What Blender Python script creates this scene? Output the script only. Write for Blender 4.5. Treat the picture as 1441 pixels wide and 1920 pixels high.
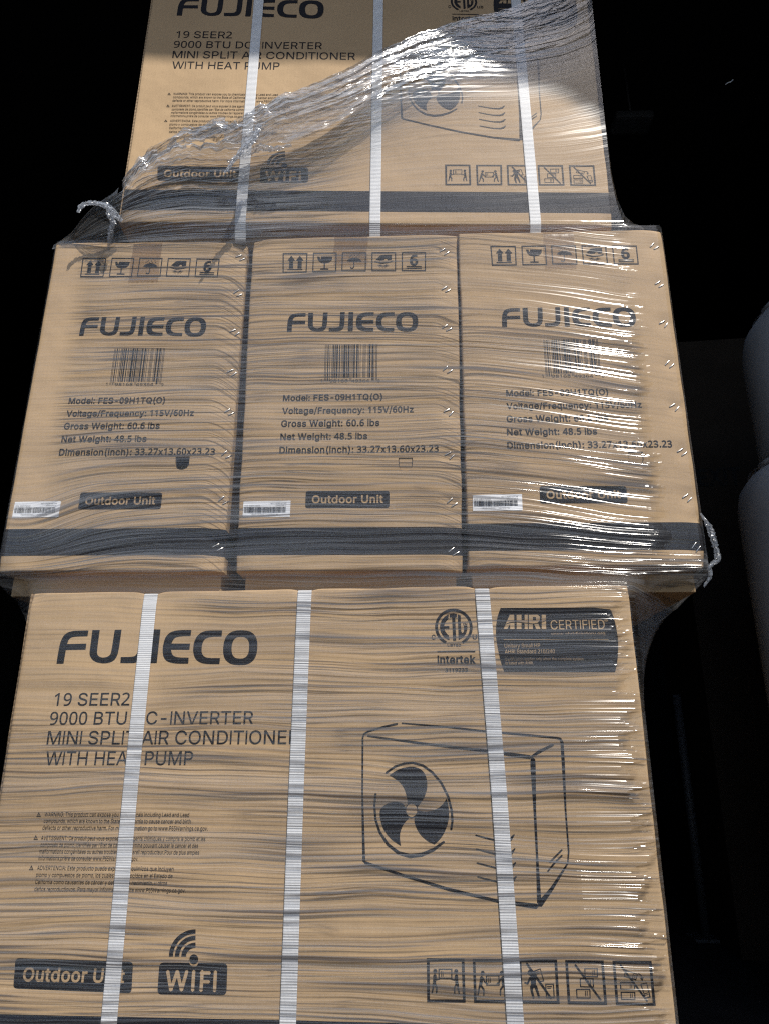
import bpy, bmesh, math, random
import numpy as np
from math import radians, sin, cos, pi
from mathutils import Vector, Matrix
from mathutils.geometry import tessellate_polygon, delaunay_2d_cdt

for _o in list(bpy.data.objects): bpy.data.objects.remove(_o)
scene = bpy.context.scene
COL = scene.collection
ZO = 0.80                      # height of the middle layer's lower edge above the floor

# ------------------------------------------------------------------ camera
cam_d = bpy.data.cameras.new('camera'); cam = bpy.data.objects.new('camera', cam_d); COL.objects.link(cam)
_pi, _ya, _ro = 0.3280, -0.0313, 0.0036
_f = Vector((sin(_ya)*cos(_pi), cos(_ya)*cos(_pi), sin(_pi)))
_r = Vector((cos(_ya), -sin(_ya), 0)); _u = _r.cross(_f)
_r2 = _r*cos(_ro) + _u*sin(_ro); _u2 = -_r*sin(_ro) + _u*cos(_ro)
cam.matrix_world = Matrix(((_r2.x, _u2.x, -_f.x, 0.0837), (_r2.y, _u2.y, -_f.y, -1.0180), (_r2.z, _u2.z, -_f.z, -0.2574+ZO), (0, 0, 0, 1)))
cam_d.sensor_fit = 'VERTICAL'; cam_d.sensor_height = 24.0; cam_d.lens = 1354.6/1920*24.0
cam_d.clip_start = 0.02; cam_d.clip_end = 500
scene.camera = cam

# ------------------------------------------------------------------ light
SUN = Vector((0.31, -0.53, 0.79)).normalized()
world = bpy.data.worlds.new("World"); scene.world = world; world.use_nodes = True
_nt = world.node_tree; _bg = _nt.nodes['Background']
_sky = _nt.nodes.new('ShaderNodeTexSky'); _sky.sky_type = 'NISHITA'; _sky.sun_disc = False
_sky.sun_elevation = math.asin(SUN.z); _sky.sun_rotation = math.atan2(SUN.x, SUN.y)
_nt.links.new(_sky.outputs[0], _bg.inputs[0]); _bg.inputs[1].default_value = 0.13
sun_d = bpy.data.lights.new('sun', 'SUN'); sun_d.energy = 5.0; sun_d.angle = radians(0.5); sun_d.color = (1.0, 0.955, 0.88)
sun = bpy.data.objects.new('sun', sun_d); COL.objects.link(sun)
sun.rotation_euler = SUN.to_track_quat('Z', 'Y').to_euler(); sun.location = (2, -5, 8)
scene.view_settings.view_transform = 'Standard'; scene.view_settings.look = 'None'
scene.view_settings.exposure = 0.36; scene.view_settings.gamma = 1.0
scene.cycles.max_bounces = 24; scene.cycles.transparent_max_bounces = 40; scene.cycles.diffuse_bounces = 4
scene.cycles.glossy_bounces = 4; scene.cycles.transmission_bounces = 8; scene.cycles.sample_clamp_indirect = 4.0
scene.cycles.caustics_reflective = False; scene.cycles.caustics_refractive = False
scene.cycles.use_denoising = False
scene.cycles.filter_width = 1.25

# ------------------------------------------------------------------ helpers
def link(o, parent=None):
    COL.objects.link(o)
    if parent is not None: o.parent = parent
    return o
def tag(o, label=None, cat=None, group=None, kind=None):
    for k, v in (('label', label), ('category', cat), ('group', group), ('kind', kind)):
        if v: o[k] = v
    return o
def empty(name, loc=(0, 0, 0), rot=(0, 0, 0)):
    o = bpy.data.objects.new(name, None); o.location = loc; o.rotation_euler = rot; o.empty_display_size = .05
    return link(o)
def mesh_obj(name, verts, faces, mats, parent=None, smooth=False, midx=None, uvs=None):
    me = bpy.data.meshes.new(name); me.from_pydata([tuple(map(float, v)) for v in verts], [], faces)
    for m in (mats if isinstance(mats, (list, tuple)) else [mats]): me.materials.append(m)
    if midx is not None: me.polygons.foreach_set('material_index', midx)
    if smooth: me.polygons.foreach_set('use_smooth', [True]*len(me.polygons))
    me.update(); return link(bpy.data.objects.new(name, me), parent)
def box_vf(x0, x1, y0, y1, z0, z1, b=0.0):
    bm = bmesh.new(); bmesh.ops.create_cube(bm, size=1)
    for v in bm.verts: v.co = Vector(((x0+x1)/2+v.co.x*(x1-x0), (y0+y1)/2+v.co.y*(y1-y0), (z0+z1)/2+v.co.z*(z1-z0)))
    if b: bmesh.ops.bevel(bm, geom=bm.edges[:], offset=b, segments=2, affect='EDGES', profile=.6)
    bm.verts.ensure_lookup_table(); vs = [v.co.copy() for v in bm.verts]; fs = [[v.index for v in f.verts] for f in bm.faces]; bm.free()
    return vs, fs
def box_obj(name, dims, mat, parent=None, b=0.0):
    v, f = box_vf(*dims, b); return mesh_obj(name, v, f, mat, parent)
_rs = np.random.RandomState(11); _T = _rs.rand(256, 256)
def vn(x, y, s=0):
    x = np.asarray(x, float)+s*17.31; y = np.asarray(y, float)+s*9.77
    xi = np.floor(x).astype(int); yi = np.floor(y).astype(int); fx = x-xi; fy = y-yi
    fx = fx*fx*(3-2*fx); fy = fy*fy*(3-2*fy)
    g = lambda a, b: _T[a & 255, b & 255]
    return (g(xi, yi)*(1-fx)+g(xi+1, yi)*fx)*(1-fy)+(g(xi, yi+1)*(1-fx)+g(xi+1, yi+1)*fx)*fy
def sstep(a, b, x):
    t = np.clip((np.asarray(x, float)-a)/(b-a), 0, 1); return t*t*(3-2*t)

# ------------------------------------------------------------------ materials
class M:
    def __init__(s, name):
        s.m = bpy.data.materials.new(name); s.m.use_nodes = True; s.t = s.m.node_tree; s.t.nodes.clear()
        s.out = s.n('ShaderNodeOutputMaterial')
    def n(s, ty, **kw):
        x = s.t.nodes.new(ty)
        for k, v in kw.items():
            if hasattr(x, k) and k not in x.inputs: setattr(x, k, v)
        for k, v in kw.items():
            kk = k.replace('_', ' ')
            for nm in (k, kk):
                if nm in x.inputs:
                    s.set(x.inputs[nm], v); break
        return x
    def set(s, inp, v):
        if isinstance(v, bpy.types.NodeSocket): s.t.links.new(v, inp)
        elif isinstance(v, (tuple, list)) and len(v) == 3 and inp.type == 'RGBA': inp.default_value = (*v, 1)
        else: inp.default_value = v
    def math(s, op, a, b=0.0, c=0.0, clamp=False):
        x = s.n('ShaderNodeMath'); x.operation = op; x.use_clamp = clamp; s.set(x.inputs[0], a); s.set(x.inputs[1], b)
        if op in ('MULTIPLY_ADD',): s.set(x.inputs[2], c)
        return x.outputs[0]
    def mr(s, v, a, b, c=0.0, d=1.0, smooth=True):
        x = s.n('ShaderNodeMapRange'); x.interpolation_type = 'SMOOTHSTEP' if smooth else 'LINEAR'
        for i, q in enumerate((v, a, b, c, d)): s.set(x.inputs[i], q)
        return x.outputs[0]
    def mix(s, f, a, b):
        x = s.n('ShaderNodeMix'); x.data_type = 'RGBA'; s.set(x.inputs[0], f); s.set(x.inputs[6], a); s.set(x.inputs[7], b); return x.outputs[2]
    def noise(s, vec, scale, detail=2.0, rough=.5, dist=0.0):
        x = s.n('ShaderNodeTexNoise'); s.set(x.inputs['Vector'], vec); s.set(x.inputs['Scale'], scale); s.set(x.inputs['Detail'], detail)
        s.set(x.inputs['Roughness'], rough); s.set(x.inputs['Distortion'], dist); return x.outputs[0]
    def mapping(s, vec, scale=(1, 1, 1), loc=(0, 0, 0), rot=(0, 0, 0)):
        x = s.n('ShaderNodeMapping'); s.set(x.inputs[0], vec); x.inputs['Scale'].default_value = scale; x.inputs['Location'].default_value = loc; x.inputs['Rotation'].default_value = rot; return x.outputs[0]
    def bump(s, h, strength=1.0, dist=.001, normal=None):
        x = s.n('ShaderNodeBump'); s.set(x.inputs['Height'], h); x.inputs['Strength'].default_value = strength; x.inputs['Distance'].default_value = dist
        if normal is not None: s.set(x.inputs['Normal'], normal)
        return x.outputs[0]
    def bsdf(s, color, rough, **kw):
        x = s.n('ShaderNodeBsdfPrincipled'); s.set(x.inputs['Base Color'], color); s.set(x.inputs['Roughness'], rough)
        for k, v in kw.items(): s.set(x.inputs[k.replace('_', ' ')], v)
        return x.outputs[0]
    def fin(s, sh): s.t.links.new(sh, s.out.inputs[0]); return s.m
    def obj(s): return s.n('ShaderNodeTexCoord').outputs['Object']
    def uv(s): return s.n('ShaderNodeTexCoord').outputs['UV']

def kraft(m, base=(0.385, 0.266, 0.152)):
    oi = m.n('ShaderNodeObjectInfo'); va = m.n('ShaderNodeVectorMath'); va.operation = 'MULTIPLY_ADD'
    m.set(va.inputs[0], oi.outputs['Location']); va.inputs[1].default_value = (3.7, 5.1, 2.9); m.set(va.inputs[2], m.obj()); v = va.outputs[0]
    wn = m.n('ShaderNodeTexWhiteNoise'); m.set(wn.inputs['Vector'], oi.outputs['Location'])
    big = m.noise(m.mapping(v, (1, 1, 1)), 5.0, 3.0)
    fib = m.noise(m.mapping(v, (1.0, 1.0, .35)), 900.0, 3.0, .7)
    sp = m.noise(v, 260.0, 2.0, .6)
    d = tuple(c*.80 for c in base); l = tuple(min(1, c*1.12) for c in base)
    c = m.mix(m.mr(big, .3, .7), tuple(x*.90 for x in base), tuple(x*1.05 for x in base))
    c = m.mix(m.math('MULTIPLY', wn.outputs['Value'], .22), c, (base[0]*.80, base[1]*.76, base[2]*.74))
    scf = m.noise(m.mapping(v, (5, 5, 26), rot=(0, .5, 0)), 1.0, 4.0, .75)
    c = m.mix(m.math('MULTIPLY', m.mr(scf, .60, .74), .30), c, tuple(min(1, x*1.25) for x in base))
    stn = m.noise(m.mapping(v, (4, 4, 4), (7, 1, 3)), 1.0, 5.0, .7)
    c = m.mix(m.math('MULTIPLY', m.mr(stn, .56, .72), .28), c, tuple(x*.66 for x in base))
    c = m.mix(m.math('MULTIPLY', m.mr(fib, .40, .72), .45), c, l)
    c = m.mix(m.math('MULTIPLY', m.mr(sp, .52, .75), .35), c, d)
    wv = m.n('ShaderNodeTexWave'); wv.wave_type = 'BANDS'; wv.bands_direction = 'X'; wv.wave_profile = 'SIN'
    m.set(wv.inputs['Vector'], v); wv.inputs['Scale'].default_value = 46.0; wv.inputs['Distortion'].default_value = .4
    sag = m.noise(m.mapping(v, (1, 1, 1)), 14.0, 2.0)
    h = m.math('MULTIPLY_ADD', wv.outputs['Fac'], .035, m.math('MULTIPLY', fib, .10))
    h = m.math('MULTIPLY_ADD', sag, 3.0, h)
    return c, h
m = M('kraft_cardboard'); c, h = kraft(m)
MAT_KRAFT = m.fin(m.bsdf(c, .78, Normal=m.bump(h, 1.0, .0012), Specular_IOR_Level=.25))
m = M('black_ink_on_cardboard'); c, h = kraft(m)
_w = m.noise(m.obj(), 700.0, 3.0, .7)
ci = m.mix(m.mr(_w, .60, .80, 0, .35), (0.007, 0.007, 0.010), c)
MAT_INK = m.fin(m.bsdf(ci, .65, Normal=m.bump(h, 1.0, .0012), Specular_IOR_Level=.15))
m = M('cardboard_edge'); v = m.obj()
wv = m.n('ShaderNodeTexWave'); wv.bands_direction = 'Z'; m.set(wv.inputs['Vector'], v); wv.inputs['Scale'].default_value = 40; wv.inputs['Distortion'].default_value = 2
MAT_EDGE = m.fin(m.bsdf(m.mix(wv.outputs['Fac'], (.20, .13, .07), (.36, .25, .15)), .9))
m = M('label_paper'); MAT_PAPER = m.fin(m.bsdf(m.mix(m.noise(m.obj(), 60, 2), (.70, .71, .74), (.80, .80, .82)), .45))
m = M('staple_wire'); MAT_STAPLE = m.fin(m.bsdf((.62, .60, .57), .28, Metallic=1.0))
m = M('strap_weave'); v = m.obj()
wz = m.n('ShaderNodeTexWave'); wz.bands_direction = 'Z'; m.set(wz.inputs['Vector'], v); wz.inputs['Scale'].default_value = 1/(.0030*pi)*1.0; wz.inputs['Distortion'].default_value = .35
wx = m.n('ShaderNodeTexWave'); wx.bands_direction = 'X'; m.set(wx.inputs['Vector'], v); wx.inputs['Scale'].default_value = 1/(.0016*pi)
hh = m.math('MULTIPLY_ADD', wx.outputs['Fac'], .35, wz.outputs['Fac'])
cc = m.mix(m.mr(hh, .2, 1.2), (.44, .44, .45), (.66, .66, .67))
dn = m.noise(v, 30, 2)
cc = m.mix(m.mr(dn, .3, .7, 0, .35), cc, (.44, .44, .45))
MAT_STRAP = m.fin(m.bsdf(cc, .5, Normal=m.bump(hh, .55, .0004), Specular_IOR_Level=.4))
m = M('brown_packing_tape'); v = m.obj()
tr = m.n('ShaderNodeBsdfTransparent'); tr.inputs[0].default_value = (.80, .75, .68, 1)
gl = m.n('ShaderNodeBsdfGlossy'); gl.inputs['Roughness'].default_value = .22; gl.inputs[0].default_value = (.9, .9, .9, 1)
m.set(gl.inputs['Normal'], m.bump(m.noise(m.mapping(v, (1, 1, .3)), 60, 3), .5, .001))
mx = m.n('ShaderNodeMixShader'); mx.inputs[0].default_value = .035; m.t.links.new(tr.outputs[0], mx.inputs[1]); m.t.links.new(gl.outputs[0], mx.inputs[2])
MAT_TAPE = m.fin(mx.outputs[0])

def film_material(name, iso=0.0, veil=1.0, dens=1.0):
    """clear stretch wrap: folds run along U; ply (vertex attribute) sets gathered layers and the sky sheen put into the tint"""
    m = M(name); uv = m.uv()
    at = m.n('ShaderNodeAttribute'); at.attribute_name = 'ply_sheen'; ply_sheen = at.outputs['Fac']
    at2 = m.n('ShaderNodeAttribute'); at2.attribute_name = 'slack'; slack = at2.outputs['Fac']
    sx = m.n('ShaderNodeSeparateXYZ'); m.set(sx.inputs[0], uv)
    w1 = m.noise(m.mapping(uv, (2.2, 7.0, 1)), 1.0, 2.0)
    w2 = m.noise(m.mapping(uv, (9.0, 30.0, 1)), 1.0, 1.0)
    dv = m.math('ADD', m.math('MULTIPLY', m.math('SUBTRACT', w1, .5), .034), m.math('MULTIPLY', m.math('SUBTRACT', w2, .5), .004))
    v2 = m.math('ADD', sx.outputs[1], dv)
    def band(fu, fv, seed, det=1.0):
        cx = m.n('ShaderNodeCombineXYZ'); m.set(cx.inputs[0], m.math('MULTIPLY', sx.outputs[0], fu)); m.set(cx.inputs[1], m.math('MULTIPLY', v2, fv)); cx.inputs[2].default_value = seed
        return m.noise(cx.outputs[0], 1.0, det, .55)
    a = band(1.1, 62.0, 3.1, 1.0); b = band(1.7, 185.0, 8.7, 1.0); c_ = band(3.0, 470.0, 1.3, 1.0)
    def ridge(x, p):  # thin bright crest where the noise crosses its middle value
        return m.math('POWER', m.math('SUBTRACT', 1.0, m.math('MULTIPLY', m.math('ABSOLUTE', m.math('SUBTRACT', x, .5)), p), clamp=True), 1.4)
    def lines(F, ph, amp, p, gate):
        s = m.math('SINE', m.math('MULTIPLY', m.math('ADD', m.math('MULTIPLY', v2, F), m.math('MULTIPLY', ph, amp)), 6.2832))
        return m.math('MULTIPLY', m.math('POWER', m.math('MULTIPLY_ADD', s, .5, .5), p), gate)
    g1 = m.mr(band(2.4, 75.0, 12.0, 1.0), .44, .60); g2 = m.mr(band(4.0, 150.0, 15.0, 1.0), .42, .60)
    r1 = m.math('ADD', lines(58.0, band(.9, 20.0, 21.0, 1.0), 4.0, 13.0, g1), m.math('MULTIPLY', ridge(a, 90.0), .45))
    r2 = m.math('ADD', lines(150.0, band(1.3, 42.0, 24.0, 1.0), 5.0, 5.0, g2), m.math('MULTIPLY', ridge(b, 34.0), .35))
    patch = m.noise(m.mapping(uv, (2.6, 14.0, 1), (3, 5, 0)), 1.0, 2.0)
    pk = m.mr(patch, .32, .58, .35, 1.0)
    r3 = m.math('MULTIPLY', ridge(c_, 14.0), pk)  # pale hairlines painted in place of fine glints
    fold = m.math('ADD', m.math('MULTIPLY', m.math('MULTIPLY', r1, pk), 1.15), m.math('MULTIPLY', m.math('MULTIPLY', r2, pk), .90))
    fold = m.math('ADD', fold, m.math('MULTIPLY', m.mr(c_, .52, .70), .20))
    fold = m.math('ADD', fold, m.math('MULTIPLY', m.mr(b, .44, .62), .12))
    if iso:
        vo = m.n('ShaderNodeTexVoronoi'); vo.feature = 'DISTANCE_TO_EDGE'; m.set(vo.inputs['Vector'], m.obj()); vo.inputs['Scale'].default_value = 95
        fold = m.math('ADD', fold, m.math('MULTIPLY', m.mr(vo.outputs['Distance'], .0, .18, 1.0, 0.0), iso))
    sl1 = m.math('MINIMUM', slack, 1.05); fold = m.math('MULTIPLY', m.math('MULTIPLY', fold, sl1), dens, clamp=True)
    hgt = m.math('ADD', m.math('MULTIPLY', a, 2.6), m.math('ADD', m.math('MULTIPLY', b, 1.5), m.math('MULTIPLY', c_, .28)))
    if iso:
        hgt = m.math('ADD', hgt, m.math('MULTIPLY', m.noise(m.obj(), 130, 2), 2.5*iso))
    bn = m.n('ShaderNodeBump'); m.set(bn.inputs['Height'], m.math('MULTIPLY', hgt, m.mr(slack, 0, 3, .08, 3.0, False))); bn.inputs['Distance'].default_value = .0015; bn.inputs['Strength'].default_value = 1.0
    nrm = bn.outputs[0]
    hz = m.mr(band(1.4, 44.0, 5.5, 2.0), .42, .58)
    tcol = m.mix(fold, (.990, .990, .988), (.20, .185, .18))  # folds tinted dark in place of the ripple shadows on the cardboard
    tcol = m.mix(m.math('MULTIPLY', ply_sheen, m.math('MULTIPLY_ADD', m.math('ADD', r2, hz), .45, .15), clamp=True), tcol, (.45, .46, .49))
    tr = m.n('ShaderNodeBsdfTransparent'); m.set(tr.inputs[0], tcol)
    lw = m.n('ShaderNodeLayerWeight'); lw.inputs['Blend'].default_value = .5; m.set(lw.inputs['Normal'], nrm); face = m.math('POWER', lw.outputs['Facing'], 4.0)
    g = m.n('ShaderNodeBsdfGlossy'); g.inputs[0].default_value = (1, 1, 1, 1); m.set(g.inputs['Roughness'], m.math('MULTIPLY_ADD', ply_sheen, .05, m.mr(patch, .35, .65, .16, .09))); m.set(g.inputs['Normal'], nrm)
    fac = m.math('MULTIPLY_ADD', face, .45, m.math('MULTIPLY_ADD', ply_sheen, .14, .016), clamp=True)
    m1 = m.n('ShaderNodeMixShader'); m.set(m1.inputs[0], fac); m.t.links.new(tr.outputs[0], m1.inputs[1]); m.t.links.new(g.outputs[0], m1.inputs[2])
    df = m.n('ShaderNodeBsdfDiffuse'); df.inputs[0].default_value = (.76, .82, .92, 1); m.set(df.inputs['Normal'], nrm)  # bluish diffuse veil stands in for reflected sky
    tl = m.n('ShaderNodeBsdfTranslucent'); tl.inputs[0].default_value = (.76, .82, .92, 1)
    m2 = m.n('ShaderNodeMixShader'); m2.inputs[0].default_value = .5; m.t.links.new(df.outputs[0], m2.inputs[1]); m.t.links.new(tl.outputs[0], m2.inputs[2])
    vl = m.math('ADD', m.math('MULTIPLY', m.math('MULTIPLY', r3, sl1), .07*veil), m.math('MULTIPLY', fold, .09*veil))
    vl = m.math('ADD', vl, m.math('MULTIPLY', ply_sheen, m.math('MULTIPLY_ADD', m.math('ADD', m.math('ADD', r3, r2), m.math('MULTIPLY', hz, .5)), .26*veil, .05)))
    vl = m.math('ADD', vl, m.math('MULTIPLY_ADD', m.math('MULTIPLY', hz, sl1), .036*veil, .0015), clamp=True)
    m3 = m.n('ShaderNodeMixShader'); m.set(m3.inputs[0], vl); m.t.links.new(m1.outputs[0], m3.inputs[1]); m.t.links.new(m2.outputs[0], m3.inputs[2])
    return m.fin(m3.outputs[0])
MAT_FILM = film_material('stretch_film')
MAT_CRUMPLE = film_material('crumpled_film', iso=.5, veil=3.0, dens=.7)

MAT_ROPE = film_material('gathered_film', iso=.10, veil=1.0, dens=1.0)

def plain(name, col, rough=.8, bump=0.0, sc=8.0, var=.15, **kw):
    m = M(name); n = m.noise(m.obj(), sc, 4.0, .6)
    c = m.mix(m.mr(n, .3, .7), tuple(x*(1-var) for x in col), tuple(x*(1+var) for x in col))
    if bump: kw['Normal'] = m.bump(n, .6, bump)
    return m.fin(m.bsdf(c, rough, **kw))
MAT_WALL = plain('shade_toned_wall', (.018, .018, .020), .95, 0, 2.0, Specular_IOR_Level=.05)  # darkness of the unlit interior put into the wall colour
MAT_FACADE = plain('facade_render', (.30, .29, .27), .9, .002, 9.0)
MAT_INFLOOR = plain('shade_toned_floor', (.020, .020, .022), .95, 0, 6.0, Specular_IOR_Level=.05)  # near-black so the floor looks unlit; shade is in the colour
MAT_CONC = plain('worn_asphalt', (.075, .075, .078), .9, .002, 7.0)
MAT_WOOD = plain('pallet_wood', (.32, .23, .14), .8, .002, 25.0)
MAT_ROLL = plain('pale_drum_plastic', (.46, .46, .48), .6, .001, 5.0)
MAT_DARKBOX = plain('shaded_carton', (.030, .023, .018), .9, 0, 6.0, Specular_IOR_Level=.1)  # cardboard darkened in its colour to look dimly lit
MAT_DARKINK = plain('shaded_ink', (.006, .006, .006), .9)
MAT_STEEL = plain('grey_steel', (.04, .043, .05), .6, 0, 10)
MAT_PALE = plain('pale_plate', (.60, .58, .50), .7)
MAT_LAMP = plain('dull_lamp_cover', (.07, .08, .09), .6)
MAT_VOID = plain('dark_inner_board', (.05, .035, .022), .95)

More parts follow.
